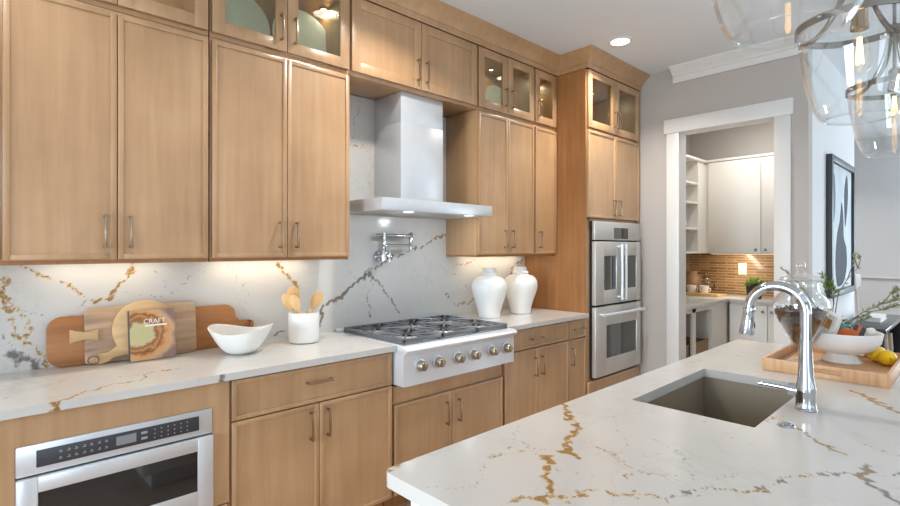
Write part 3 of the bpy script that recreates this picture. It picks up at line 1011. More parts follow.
# ------------------------------------------------------------------ island base, sink, faucet
t = thing('kitchen_island', 'white panelled island base below the veined island countertop', 'island', (1.95, -2.5, 0))
bx0, bx1, by0, by1 = IX0 + 0.046, IX1 - 0.03, IY0 + 0.32, IY1 - 0.046
m = MB()
m.box(bx0, bx1, by0, by1, 0.1, 0.62).box(bx0, 1.56, by0, by1, 0.62, CB - 0.005).box(2.33, bx1, by0, by1, 0.62, CB - 0.005)
m.box(1.56, 2.33, by0, -2.40, 0.62, CB - 0.005).box(1.56, 2.33, -1.885, by1, 0.62, CB - 0.005)
put('carcass', m, 'island_white', t)
put('toe_kick', MB().box(bx0 + 0.06, bx1 - 0.06, by0, by1 - 0.06, 0, 0.1), 'island_white', t)
n = 4
for i in range(n):
    a = bx0 + 0.02 + (bx1 - bx0 - 0.04) / n * i
    b = bx0 + 0.02 + (bx1 - bx0 - 0.04) / n * (i + 1)
    d = MB()
    d.box(a + 0.002, b - 0.002, by1 + 0.001, by1 + 0.018, 0.11, 0.868, 0.0015)
    d = put('door', d, 'island_white', t)
    hx = b - 0.03 if i % 2 == 0 else a + 0.03
    put('handle', MB().box(hx - 0.005, hx + 0.005, by1 + 0.042, by1 + 0.051, 0.70, 0.83, 0.001).box(hx - 0.005, hx + 0.005, by1 + 0.018, by1 + 0.043, 0.705, 0.715).box(hx - 0.005, hx + 0.005, by1 + 0.018, by1 + 0.043, 0.815, 0.825), 'nickel', d)

t = thing('sink', 'undermounted stainless steel basin sunk in the island countertop', 'sink', (1.945, -2.13, 0.65))
hx0, hx1, hy0, hy1 = HOLE
m = MB()
e = 0.004
zt, zb, th = CB - 0.0045, 0.655, 0.004
m.box(hx0 - e - th, hx0 - e, hy0 - e - th, hy1 + e + th, zb, zt).box(hx1 + e, hx1 + e + th, hy0 - e - th, hy1 + e + th, zb, zt)
m.box(hx0 - e, hx1 + e, hy0 - e - th, hy0 - e, zb, zt).box(hx0 - e, hx1 + e, hy1 + e, hy1 + e + th, zb, zt)
m.box(hx0 - e - th, hx1 + e + th, hy0 - e - th, hy1 + e + th, zb - th, zb)
put('basin', m, 'sink_steel', t)
put('drain', MB().lathe([(0, 0.004), (0.03, 0.004), (0.045, 0.006), (0.055, 0.002), (0.055, 0)], (1.945, -2.10, zb), 32), 'steel', t)

FX, FY = 1.917, -2.377
t = thing('faucet', 'tall chrome gooseneck faucet with pull-down spray head beside the sink', 'faucet', (FX, FY, CT))
m = MB().lathe([(0, 0), (0.030, 0), (0.031, 0.004), (0.028, 0.010), (0.0265, 0.03), (0.0275, 0.055), (0.0285, 0.062), (0.0265, 0.075), (0.022, 0.10), (0.0185, 0.16), (0.017, 0.22), (0, 0.22)], (FX, FY, CT), 36)
put('body', m, 'chrome', t)
m = MB()
R = 0.080
pts = [(FX, FY, CT + 0.21), (FX, FY, 1.21)]
pts += [(FX, FY + R - R * math.cos(a), 1.22 + R * math.sin(a)) for a in [PI * k / 22 for k in range(0, 23)]]
m.tube(pts, 0.0158, 20)
put('spout', m, 'chrome', t)
e0 = Vector(pts[-1])
dv = Vector((0, 0.10, -1)).normalized()
e1 = e0 + dv * 0.088
h = put('spray_head', MB().tube([e0 - dv * 0.004, e0 + dv * 0.004, e0 + dv * 0.012, e0 + dv * 0.05, e1 - dv * 0.006, e1], [0.017, 0.019, 0.0175, 0.0195, 0.0225, 0.021], 24), 'chrome', t)
pb = e0 + dv * 0.058
put('button', MB().ball((pb.x + 0.016, pb.y - 0.012, pb.z), 0.008, 0.008, 0.018), 'burner_black', h)
m = MB()
m.tube([(FX, FY + 0.018, 0.972), (FX, FY + 0.046, 0.972)], 0.019, 20)
m.tube([(FX, FY + 0.04, 0.972), (FX - 0.002, FY + 0.055, 0.974), (FX - 0.004, FY + 0.13, 0.976)], [0.0085, 0.008, 0.0065], 12)
put('lever', m, 'chrome', t)
single('air_switch', 'small flat chrome button set in the island countertop near the faucet', 'button', (1.703, -2.373, CT),
       MB().lathe([(0, 0.009), (0.012, 0.009), (0.013, 0.006), (0.02, 0.005), (0.022, 0.0), (0, 0)], (1.703, -2.373, CT), 28), 'chrome')

# ------------------------------------------------------------------ range top
RX0, RX1 = 1.636, 2.528
t = thing('gas_range_top', 'stainless six-burner gas range top with black grates and front knobs', 'range', (2.08, -0.03, 0.70))
pf = [(-0.022, 0.703), (-0.022, 0.912), (-0.70, 0.912), (-0.722, 0.905), (-0.730, 0.892), (-0.726, 0.880), (-0.712, 0.872), (-0.703, 0.866), (-0.700, 0.855), (-0.700, 0.703)]
put('body', MB().prism(pf, RX0, RX1, 'x', 0.003), 'steel_bright', t)
put('back_trim', MB().box(RX0, RX1, -0.075, -0.022, 0.912, 0.930, 0.003), 'steel_bright', t)
put('burner_tray', MB().box(RX0 + 0.025, RX1 - 0.025, -0.672, -0.080, 0.912, 0.918, 0.002), 'tray_grey', t)
gw = (RX1 - RX0 - 0.05) / 3
for k in range(3):
    gx0 = RX0 + 0.025 + gw * k + 0.002
    gx1 = gx0 + gw - 0.004
    m = MB()
    y0, y1, z0, z1 = -0.668, -0.084, 0.924, 0.944
    bw = 0.013
    m.box(gx0, gx1, y0, y0 + bw, z0, z1, 0.003).box(gx0, gx1, y1 - bw, y1, z0, z1, 0.003)
    m.box(gx0, gx0 + bw, y0, y1, z0, z1, 0.003).box(gx1 - bw, gx1, y0, y1, z0, z1, 0.003)
    ym = (y0 + y1) / 2
    m.box(gx0, gx1, ym - bw / 2, ym + bw / 2, z0, z1, 0.003)
    xm = (gx0 + gx1) / 2
    for yc in ((y0 + ym) / 2, (y1 + ym) / 2):
        for dx, dy in ((1, 0), (-1, 0), (0, 1), (0, -1), (1, 1), (-1, 1), (1, -1), (-1, -1)):
            a = Vector((xm + dx * 0.034, yc + dy * 0.034, z1 - 0.004))
            bnd = Vector((xm + dx * (gx1 - gx0) / 2 * 0.96, yc + dy * (ym - y0) / 2 * 0.96, z1 - 0.004))
            m.tube([a, a.lerp(bnd, 0.5) + Vector((0, 0, 0.003)), bnd], 0.0062, 6)
    for fx in (gx0 + 0.007, gx1 - 0.007):
        for fy in (y0 + 0.007, y1 - 0.007):
            m.box(fx - 0.006, fx + 0.006, fy - 0.006, fy + 0.006, 0.916, z0 + 0.002)
    put('grate', m, 'iron', t)
    for yc in ((y0 + ym) / 2, (y1 + ym) / 2):
        b = put('burner', MB().lathe([(0, 0), (0.058, 0), (0.056, 0.008), (0.046, 0.014), (0, 0.014)], (xm, yc, 0.917), 28), 'steel_soft', t)
        put('burner_cap', MB().lathe([(0, 0.024), (0.03, 0.024), (0.036, 0.020), (0.036, 0.0145), (0, 0.0145)], (xm, yc, 0.917), 28), 'burner_black', b)
for kx in (1.742, 1.870, 2.022, 2.152, 2.310, 2.441):
    k = put('knob_ring', MB().lathe([(0, 0.0), (0.037, 0.0), (0.037, -0.008), (0.031, -0.012), (0, -0.012)], (kx, -0.7005, 0.803), 28, axis='y'), 'steel', t)
    m = MB().lathe([(0, -0.012), (0.028, -0.012), (0.029, -0.016), (0.025, -0.040), (0.022, -0.046), (0, -0.047)], (kx, -0.7005, 0.803), 28, axis='y')
    m.box(kx - 0.005, kx + 0.005, -0.755, -0.740, 0.781, 0.825, 0.002)
    put('knob', m, 'knob_metal', k)

# ------------------------------------------------------------------ hood
t = thing('range_hood', 'stainless steel chimney range hood over the gas range top', 'range hood', (2.1, -0.021, 1.634))
HX0, HX1 = 1.645, 2.548
m = MB()
m.box(HX0, HX1, -0.500, -0.022, 1.634, 1.704, 0.002)
put('canopy', m, 'steel', t)
put('chimney', MB().box(1.933, 2.284, -0.300, -0.022, 1.7045, 2.20, 0.0015).box(1.9345, 2.2825, -0.2985, -0.022, 2.2005, 2.386, 0.0015), 'steel', t)
for k in range(2):
    a = HX0 + 0.03 + k * 0.425
    m = MB()
    for q in range(14):
        m.box(a + 0.008 + q * 0.0288, a + 0.02 + q * 0.0288, -0.46, -0.08, 1.631, 1.6338)
    put('filter', m, 'steel_soft', t)
for lx in (1.85, 2.35):
    put('hood_lamp', MB().lathe([(0, 0), (0.03, 0), (0.03, -0.004), (0, -0.004)], (lx, -0.475, 1.6335), 20), 'hood_lens', t)
    area_light('splash_fill', (lx, -0.475, 1.626), (0, 0.45, -1), 0.05, 0.05, 1.5, (0.86, 0.94, 1.0), PI, 'DISK')  # fill added under the hood to brighten the backsplash

# ------------------------------------------------------------------ pot filler
PX, PZ = 1.962, 1.370
t = thing('pot_filler', 'chrome folding pot filler on the backsplash under the range hood', 'faucet', (PX, -0.021, PZ))
put('flange', MB().lathe([(0, -0.0205), (0.034, -0.0205), (0.034, -0.028), (0.028, -0.034), (0, -0.034)], (PX, 0, PZ), 28, axis='y'), 'chrome', t)
m = MB().tube([(PX, -0.03, PZ), (PX, -0.085, PZ)], 0.015, 16).lathe([(0, -0.03), (0.017, -0.03), (0.018, -0.01), (0.018, 0.025), (0.013, 0.032), (0.0115, 0.15), (0, 0.15)], (PX, -0.085, PZ), 20)
put('riser', m, 'chrome', t)
put('valve_handle', MB().tube([(PX + 0.015, -0.085, PZ), (PX + 0.05, -0.085, PZ)], 0.010, 14).tube([(PX + 0.045, -0.085, PZ - 0.035), (PX + 0.045, -0.085, PZ + 0.03)], 0.006, 10), 'chrome', t)
m = MB().tube([(PX - 0.065, -0.085, PZ + 0.135), (PX + 0.215, -0.095, PZ + 0.135)], 0.0115, 14).lathe([(0, 0.112), (0.015, 0.112), (0.015, 0.152), (0, 0.152)], (PX, -0.085, PZ), 20)
put('upper_arm', m, 'chrome', t)
put('elbow', MB().lathe([(0, 0.045), (0.014, 0.045), (0.014, 0.155), (0.012, 0.158), (0, 0.158)], (PX + 0.215, -0.095, PZ), 20), 'chrome', t)
m = MB().tube([(PX + 0.215, -0.095, PZ + 0.070), (PX - 0.03, -0.14, PZ + 0.070), (PX - 0.045, -0.143, PZ + 0.064), (PX - 0.05, -0.144, PZ + 0.05), (PX - 0.05, -0.144, PZ + 0.02)], 0.0115, 14)
put('lower_arm', m, 'chrome', t)
put('spout_tip', MB().lathe([(0, -0.005), (0.013, -0.005), (0.0145, 0.02), (0.0125, 0.03), (0, 0.03)], (PX - 0.05, -0.144, PZ), 18), 'chrome', t)

# ------------------------------------------------------------------ double wall oven
t = thing('double_oven', 'stainless double wall oven built into the maple tower', 'oven', (3.945, -0.05, 0.385))
OX0, OX1 = 3.568, 4.322
yo = -0.636
put('housing', MB().box(OX0 + 0.01, OX1 - 0.01, -0.60, -0.05, 0.385, 1.635).box(OX0, OX1, yo, -0.60, 0.385, 1.638), 'dark_gap', t)
c = put('control_panel', MB().box(OX0, OX1, yo - 0.028, yo, 1.487, 1.637, 0.006), 'steel_soft', t)
put('display', MB().box(3.865, 4.100, yo - 0.030, yo - 0.027, 1.500, 1.590), 'black_glass', c)
mid = (OX0 + OX1) / 2


def oven_door(x0, x1, z0, z1, wx0, wx1, wz0, wz1):
    m = MB()
    y0, y1 = yo - 0.034, yo
    m.box(x0, wx0, y0, y1, z0, z1, 0.003).box(wx1, x1, y0, y1, z0, z1, 0.003)
    m.box(wx0 - 0.001, wx1 + 0.001, y0, y1, z0, wz0, 0.003).box(wx0 - 0.001, wx1 + 0.001, y0, y1, wz1, z1, 0.003)
    d = put('door', m, 'steel_soft', t)
    put('window', MB().box(wx0 - 0.002, wx1 + 0.002, y0 + 0.006, y1 - 0.004, wz0 - 0.002, wz1 + 0.002), 'oven_glass', d)
    return d


d = oven_door(OX0, mid - 0.002, 0.972, 1.476, OX0 + 0.13, mid - 0.05, 1.085, 1.36)
hm = MB().tube([(mid - 0.032, yo - 0.075, 1.0), (mid - 0.032, yo - 0.075, 1.455)], 0.012, 16)
for z in (1.02, 1.435):
    hm.tube([(mid - 0.032, yo - 0.03, z), (mid - 0.032, yo - 0.075, z)], 0.009, 12)
put('handle', hm, 'steel_bright', d)
d = oven_door(mid + 0.002, OX1, 0.972, 1.476, mid + 0.05, OX1 - 0.08, 1.085, 1.36)
hm = MB().tube([(mid + 0.032, yo - 0.075, 1.0), (mid + 0.032, yo - 0.075, 1.455)], 0.012, 16)
for z in (1.02, 1.435):
    hm.tube([(mid + 0.032, yo - 0.03, z), (mid + 0.032, yo - 0.075, z)], 0.009, 12)
put('handle', hm, 'steel_bright', d)
d = oven_door(OX0, OX1, 0.402, 0.955, 3.735, 4.245, 0.535, 0.800)
hm = MB().tube([(OX0 + 0.05, yo - 0.08, 0.895), (OX1 - 0.02, yo - 0.08, 0.895)], 0.012, 16)
for x in (OX0 + 0.07, OX1 - 0.04):
    hm.tube([(x, yo - 0.03, 0.895), (x, yo - 0.08, 0.895)], 0.010, 12)
put('handle', hm, 'steel_bright', d)

# ------------------------------------------------------------------ microwave drawer
t = thing('microwave_drawer', 'stainless built-in microwave drawer in the lower left base cabinet', 'microwave', (0.418, -0.06, 0.385))
MX0, MX1 = 0.1165, 0.7185
ym = YB - 0.030
put('housing', MB().box(MX0 + 0.01, MX1 - 0.01, -0.60, -0.06, 0.386, 0.775), 'dark_gap', t)
put('frame', MB().box(MX0, MX1, ym + 0.006, YB, 0.682, 0.781, 0.002), 'steel', t)
c = put('control_panel', MB().box(0.168, 0.668, ym, ym + 0.010, 0.705, 0.760, 0.002), 'packet_dark', t)
put('display', MB().box(0.390, 0.452, ym - 0.001, ym + 0.002, 0.718, 0.750), 'display_grey', c)
m = MB()
for r in range(2):
    for k in range(7):
        x = 0.232 + k * 0.0215
        z = 0.722 + r * 0.022
        m.box(x - 0.005, x + 0.005, ym - 0.0006, ym + 0.001, z - 0.0035, z - 0.0015)
        m.box(x - 0.003 + 0.002 * (k % 2), x + 0.002 + 0.002 * (k % 2), ym - 0.0006, ym + 0.001, z + 0.0005, z + 0.004)
for r in range(3):
    for k in range(6):
        x = 0.512 + k * 0.0225
        z = 0.717 + r * 0.0155
        m.box(x - 0.0022, x + 0.0022, ym - 0.0006, ym + 0.001, z - 0.0022, z + 0.0022)
for z in (0.724, 0.744):
    m.box(0.468, 0.488, ym - 0.0006, ym + 0.001, z - 0.0045, z + 0.0045)
put('keypad_markings', m, 'icon_grey', c)
m = MB()
wx0, wx1, wz0, wz1 = 0.172, 0.660, 0.470, 0.626
y0, y1 = ym - 0.010, YB
m.box(MX0, wx0, y0, y1, 0.388, 0.676, 0.003).box(wx1, MX1, y0, y1, 0.388, 0.676, 0.003)
m.box(wx0 - 0.001, wx1 + 0.001, y0, y1, 0.388, wz0, 0.003).box(wx0 - 0.001, wx1 + 0.001, y0, y1, wz1, 0.676, 0.003)
d = put('drawer', m, 'steel', t)
put('window', MB().box(wx0 - 0.002, wx1 + 0.002, y0 + 0.004, y1 - 0.003, wz0 - 0.002, wz1 + 0.002), 'black_glass', d)

# ------------------------------------------------------------------ cutting boards, book, bowl, crock, jars


def lean(y, ang):
    return rot_at((0, y, CT), 'X', -math.radians(ang))


def rounded(x0, x1, z0, z1, r, n=6):
    out = []
    for cx, cz, a0 in ((x1 - r, z1 - r, 0), (x0 + r, z1 - r, 90), (x0 + r, z0 + r, 180), (x1 - r, z0 + r, 270)):
        for k in range(n + 1):
            a = math.radians(a0 + 90 * k / n)
            out.append((cx + r * math.cos(a), cz + r * math.sin(a)))
    return out


def curve_poly(pts, n=6):
    """closed Catmull-Rom through pts"""
    out = []
    L = len(pts)
    for i in range(L):
        p0, p1, p2, p3 = (Vector(pts[(i + k - 1) % L]) for k in range(4))
        for k in range(n):
            u = k / n
            out.append(tuple(0.5 * ((2 * p1) + (p2 - p0) * u + (2 * p0 - 5 * p1 + 4 * p2 - p3) * u * u + (3 * p1 - p0 - 3 * p2 + p3) * u ** 3)))
    return out


Z0 = CT + 0.0005
A = 5.5
# reddish board at the back, its handle to the right
t = thing('cutting_board', 'long reddish cherry cutting board at the back of the leaning stack', 'cutting board', (0.64, -0.05, CT))
lm = lean(-0.042, A)
pl = rounded(0.247, 1.032, Z0, Z0 + 0.214, 0.055)
right = [(1.032, Z0 + 0.150), (1.052, Z0 + 0.128), (1.118, Z0 + 0.122), (1.126, Z0 + 0.112), (1.126, Z0 + 0.088), (1.118, Z0 + 0.078), (1.052, Z0 + 0.072), (1.032, Z0 + 0.055)]
k = [i for i, p in enumerate(pl) if p[0] > 1.031 and p[1] > Z0 + 0.1][0]
pl = right[::-1] + pl
put('board', MB().prism(pl, -0.060, -0.042, 'y', 0.003, mat=lm), 'cherry_board', t)
cp = [lm @ Vector((1.095 + 0.012 * math.sin(q * 1.3), -0.062 - 0.006 * math.cos(q * 2), Z0 + 0.100 + 0.025 * math.cos(q * 0.9))) for q in range(10)]
put('cord', MB().tube(cp, 0.0022, 6), 'cord_brown', t)

t = thing('cutting_board', 'grey and tan striped rectangular board with a flared handle on its left', 'cutting board', (0.6, -0.08, CT))
lm = lean(-0.066, A)
put('board', MB().prism(rounded(0.376, 0.828, Z0, Z0 + 0.247, 0.020), -0.083, -0.066, 'y', 0.003, mat=lm), 'olive_board', t)
put('handle', MB().prism([(0.322, Z0 + 0.100), (0.342, Z0 + 0.105), (0.382, Z0 + 0.112), (0.424, Z0 + 0.100), (0.424, Z0 + 0.150), (0.382, Z0 + 0.142), (0.342, Z0 + 0.151), (0.322, Z0 + 0.158)], -0.094, -0.0835, 'y', 0.003, mat=lm), 'pale_board', t)

t = thing('cutting_board', 'pale round paddle board with its handle pointing down to the left', 'cutting board', (0.6, -0.11, CT))
lm = lean(-0.098, A)
cxr, czr, rr = 0.600, Z0 + 0.142, 0.128
body = []
for q in range(34):
    a = math.radians(-112 + 310 * q / 33)          # gap at the lower left
    body.append((cxr + rr * math.cos(a), czr + rr * math.sin(a)))
tip = [(0.490, Z0 + 0.072), (0.455, Z0 + 0.050), (0.422, Z0 + 0.047), (0.407, Z0 + 0.030), (0.410, Z0 + 0.008), (0.428, Z0 + 0.001), (0.450, Z0 + 0.008), (0.475, Z0 + 0.024), (0.520, Z0 + 0.030)]
put('board', MB().prism(body + tip, -0.113, -0.098, 'y', 0.003, mat=lm), 'pale_board', t)
lp = [lm @ Vector((0.420 + 0.020 * math.cos(q * PI / 5.5) - 0.02, -0.118, Z0 + 0.024 + 0.018 * math.sin(q * PI / 5.5))) for q in range(12)]
put('cord', MB().tube(lp, 0.0022, 6), 'cord_brown', t)

t = thing('cookbook', 'cookbook with a golden crepe on its cover leaning on the cutting boards', 'book', (0.63, -0.14, CT))
lm = lean(-0.128, 7.5)
bx0b, bx1b, bh = 0.532, 0.716, 0.226
put('pages', MB().box(bx0b + 0.003, bx1b - 0.004, -0.146, -0.131, Z0 + 0.003, Z0 + bh - 0.003, mat=lm), 'paper', t)
put('back_cover', MB().box(bx0b, bx1b, -0.131, -0.128, Z0, Z0 + bh, mat=lm), 'spine_grey', t)
put('spine', MB().box(bx0b - 0.003, bx0b + 0.001, -0.149, -0.128, Z0, Z0 + bh, 0.001, mat=lm), 'spine_grey', t)
cov = put('front_cover', MB().box(bx0b, bx1b, -0.149, -0.146, Z0, Z0 + bh, mat=lm), 'book_cover', t)
put('title_bar', MB().box(0.592, 0.682, -0.1494, -0.1488, Z0 + 0.150, Z0 + 0.158, mat=lm), 'letter_white', cov)


def text_mesh(s, size, mat4, parent, mat, name='lettering'):
    cu = bpy.data.curves.new('tmp_text', 'FONT')
    cu.body = s
    cu.size = size
    cu.extrude = 0.0004
    cu.align_x = 'CENTER'
    to = bpy.data.objects.new('tmp_text', cu)
    COL.objects.link(to)
    dg = bpy.context.evaluated_depsgraph_get()
    me = bpy.data.meshes.new_from_object(to.evaluated_get(dg))
    bpy.data.objects.remove(to)
    bpy.data.curves.remove(cu)
    me.transform(mat4)
    me.transform(Matrix.Translation(-ORIGIN[parent.name]))
    me.name = name
    me.materials.clear()
    me.materials.append(M[mat])
    o = bpy.data.objects.new(name, me)
    COL.objects.link(o)
    o.parent = parent
    return o


text_mesh('CRAFT', 0.030, lm @ Matrix.Translation((0.632, -0.1492, Z0 + 0.163)) @ Matrix.Rotation(PI / 2, 4, 'X'), cov, 'letter_white')

# white bowl with a rim that rises at two ends
BXc, BYc = 0.972, -0.272
m = MB()
ang0 = math.radians(46.4 - 90)
seg = 56
rows = []


def bowl_pt(f, s, inset):
    rim = 0.122 + 0.016 * math.cos(2 * (f - ang0))
    rad = 0.050 + (0.142 + 0.008 * math.cos(2 * (f - ang0)) - 0.006 * math.cos(4 * (f - ang0)) - 0.050) * (s ** 0.62) - inset
    z = inset * 0.9 * (1 - s) + rim * s
    return (BXc + rad * math.cos(f), BYc + rad * math.sin(f), CT + max(z, 0.0))


outer = [[m.bm.verts.new(bowl_pt(2 * PI * i / seg, s / 12, 0)) for i in range(seg)] for s in range(13)]
inner = [[m.bm.verts.new(bowl_pt(2 * PI * i / seg, s / 12, 0.006)) for i in range(seg)] for s in range(12, -1, -1)]
rings = outer + inner
for a, b in zip(rings, rings[1:]):
    for i in range(seg):
        j = (i + 1) % seg
        m.bm.faces.new((a[i], a[j], b[j], b[i]))
m.bm.faces.new(outer[0][::-1])
m.bm.faces.new(inner[-1])
bmesh.ops.recalc_face_normals(m.bm, faces=m.bm.faces)
single('bowl', 'white wavy-rimmed ceramic bowl on the left countertop beside the boards', 'bowl', (BXc, BYc, CT), m, 'ceramic_white', smooth=70)

CXc, CYc = 1.332, -0.215
m = MB().lathe([(0, 0.004), (0.066, 0.0), (0.078, 0.006), (0.081, 0.016), (0.0815, 0.158), (0.080, 0.163), (0.0765, 0.163), (0.075, 0.158), (0.074, 0.02), (0.06, 0.012), (0, 0.012)], (CXc, CYc, CT), 48)
single('utensil_crock', 'white cylindrical crock holding wooden utensils beside the range', 'crock', (CXc, CYc, CT), m, 'ceramic_white')


def spoon(label, name, foot, tip, w, ln, slot=False):
    """a wooden utensil standing in the crock: foot and tip are points, w the half width of the head, ln its length"""
    foot, tip = Vector(foot), Vector(tip)
    d = (tip - foot).normalized()
    t = thing(name, label, 'utensil', foot)
    neck = tip - d * ln
    put('handle', MB().tube([foot, neck + d * 0.008], [0.0055, 0.0065], 10), 'beech', t)
    side = Vector((0.80, -0.60, 0))
    side = (side - d * side.dot(d)).normalized()
    nrm = d.cross(side)
    mm = Matrix((side, d, nrm)).transposed().to_4x4()
    pl = []
    for q in range(20):
        a = 2 * PI * q / 20
        x, y = w * math.cos(a), ln / 2 * math.sin(a)
        x *= 1.0 + 0.28 * math.sin(a)
        pl.append((x, y))
    mt = Matrix.Translation(tip - d * ln / 2) @ mm
    put('head', MB().prism(pl, -0.004, 0.004, 'z', 0.0025, mat=mt), 'beech', t)


zf = CT + 0.014
spoon('tall wooden spoon rising highest at the back of the white crock', 'wooden_spoon', (CXc + 0.010, CYc + 0.035, zf), (1.286, -0.170, CT + 0.302), 0.031, 0.10)
spoon('wooden spatula leaning left in front of the tall spoon in the crock', 'wooden_spatula', (CXc + 0.02, CYc - 0.035, zf), (1.252, -0.235, CT + 0.265), 0.027, 0.10)
spoon('slotted wooden turner at the far left of the utensil crock', 'wooden_turner', (CXc + 0.0, CYc + 0.0, zf), (1.232, -0.190, CT + 0.265), 0.026, 0.095)
spoon('wooden spoon leaning right, alone at the right rim of the utensil crock', 'wooden_spoon', (CXc - 0.03, CYc + 0.01, zf), (1.424, -0.232, CT + 0.268), 0.030, 0.105)
spoon('short wooden handle in the middle of the utensil crock', 'wooden_spoon', (CXc, CYc - 0.03, zf), (1.345, -0.260, CT + 0.180), 0.009, 0.03)


def ginger_jar(label, x, y, s):
    H, R = 0.362 * s, 0.132 * s
    pr = [(0, 0), (0.58, 0), (0.61, 0.012), (0.60, 0.04), (0.64, 0.14), (0.74, 0.27), (0.87, 0.40), (0.965, 0.51), (1.0, 0.60), (0.985, 0.68), (0.90, 0.755), (0.74, 0.805), (0.52, 0.835), (0.44, 0.85), (0.43, 0.865)]
    t = thing('ginger_jar', label, 'jar', (x, y, CT), group=None)
    put('body', MB().lathe([(r * R, h * H) for r, h in pr] + [(0, 0.865 * H)], (x, y, CT), 48), 'ceramic_white', t, smooth=50)
    lid = [(0, 0.866), (0.46, 0.866), (0.475, 0.872), (0.475, 0.900), (0.455, 0.910), (0.385, 0.918), (0.375, 0.985), (0.36, 1.0), (0, 1.0)]
    put('lid', MB().lathe([(r * R, h * H) for r, h in lid], (x, y, CT), 40), 'ceramic_white', t, smooth=50)


ginger_jar('white lidded ginger jar nearer the range, left of the pair', 2.800, -0.245, 1.0)
ginger_jar('white lidded ginger jar nearer the oven tower, right of the pair', 3.160, -0.250, 1.0)

# ------------------------------------------------------------------ platters in the glass cabinets


def platter(label, x, y, z, r, ang=9, group=None, mat='plate_white'):
    """a round platter on edge, leaning back; z is the shelf it stands on"""
    m = MB().lathe([(0, -0.010), (r * 0.62, -0.010), (r * 0.70, -0.014), (r, -0.028), (r * 1.0, -0.022), (r * 0.7, -0.006), (r * 0.6, 0.0), (0, 0.0)], (0, 0, 0), 48, axis='y')
    mt = Matrix.Translation((x, y, z + r)) @ rot_at((0, 0, -r), 'X', -math.radians(ang))
    bmesh.ops.transform(m.bm, matrix=mt, verts=m.bm.verts)
    single('platter', label, 'platter', (x, y, z), m, mat, group)


S = 2.388 + 0.019
platter('big white platter behind the left pane, above the white bowl', 1.005, -0.13, S, 0.176)
platter('big white platter behind the right pane, above the utensil crock', 1.375, -0.13, S, 0.180)
platter('white platter at the left edge of the glass cabinet right of the hood', 2.735, -0.12, S, 0.140)
platter('white platter behind the middle stiles of the glass cabinet right of the hood', 3.035, -0.12, S, 0.150)
platter('white platter low inside the glass top of the oven tower', 3.80, -0.40, 2.371, 0.085, 12)


def puck(label, x, y, z, pw=0.4):
    t = thing('puck_light', label, 'light', (x, y, z))
    put('rim', MB().lathe([(0.016, 0), (0.022, 0), (0.022, -0.008), (0.016, -0.008)], (x, y, z), 28, closed=True), 'nickel', t)
    put('lens', MB().lathe([(0, -0.002), (0.016, -0.002), (0.016, -0.006), (0, -0.008)], (x, y, z), 28), 'puck_face', t)
    area_light('puck_glow', (x, y, z - 0.012), (0, 0, -1), 0.06, 0.06, pw, (1.0, 0.95, 0.80), PI, 'DISK')


for lab, x, y, z in (('small puck light above the right-hand platter, near the photo top', 1.50, -0.13, 2.8095), ('small puck light over the left platter, near the photo top', 0.62, -0.13, 2.8095),
                     ('small puck light between the platters right of the hood', 2.95, -0.13, 2.8095), ('small puck light in the narrow corner glass cabinet', 3.40, -0.13, 2.8095),
                     ('small puck light in the glass top of the oven tower', 4.05, -0.35, 2.8075)):
    puck(lab, x, y, z)


def strip(label, x0, x1, pw, y=-0.10, z=1.3755):
    t = thing('under_cabinet_light', label, 'light', ((x0 + x1) / 2, y, z))
    put('housing', MB().box(x0, x1, y - 0.016, y + 0.016, z - 0.009, z - 0.0002, 0.002), 'trim_white', t)
    put('diffuser', MB().box(x0 + 0.01, x1 - 0.01, y - 0.012, y + 0.012, z - 0.0115, z - 0.009), 'strip_face', t)
    area_light('strip_glow', ((x0 + x1) / 2, y, z - 0.014), (0, 0.25, -1), x1 - x0 - 0.02, 0.02, pw, WARM)


strip('thin light strip under the wall cabinet above the cutting boards', 0.22, 0.70, 0.4)
strip('thin light strip under the wall cabinet above the white bowl', 0.90, 1.44, 0.7)
strip('thin light strip under the wall cabinets above the ginger jars', 2.72, 3.40, 0.9)

# ------------------------------------------------------------------ recessed ceiling lights


def can(label, x, y):
    t = thing('recessed_light', label, 'ceiling light', (x, y, CEIL))
    put('trim_ring', MB().lathe([(0.066, -0.001), (0.090, -0.001), (0.088, -0.006), (0.070, -0.009), (0.066, -0.006)], (x, y, CEIL), 40, closed=True), 'trim_white', t)
    put('lens', MB().lathe([(0, -0.0008), (0.0665, -0.0008), (0.0665, -0.005), (0, -0.005)], (x, y, CEIL), 40), 'lamp_face', t)
    return t


can('round recessed ceiling light in front of the oven tower', *CANS[0])
for p in CANS[1:]:
    can('round recessed ceiling light beyond the frame of the photo', *p)['group'] = 'recessed ceiling lights beyond the frame'

# ------------------------------------------------------------------ pendants over the island


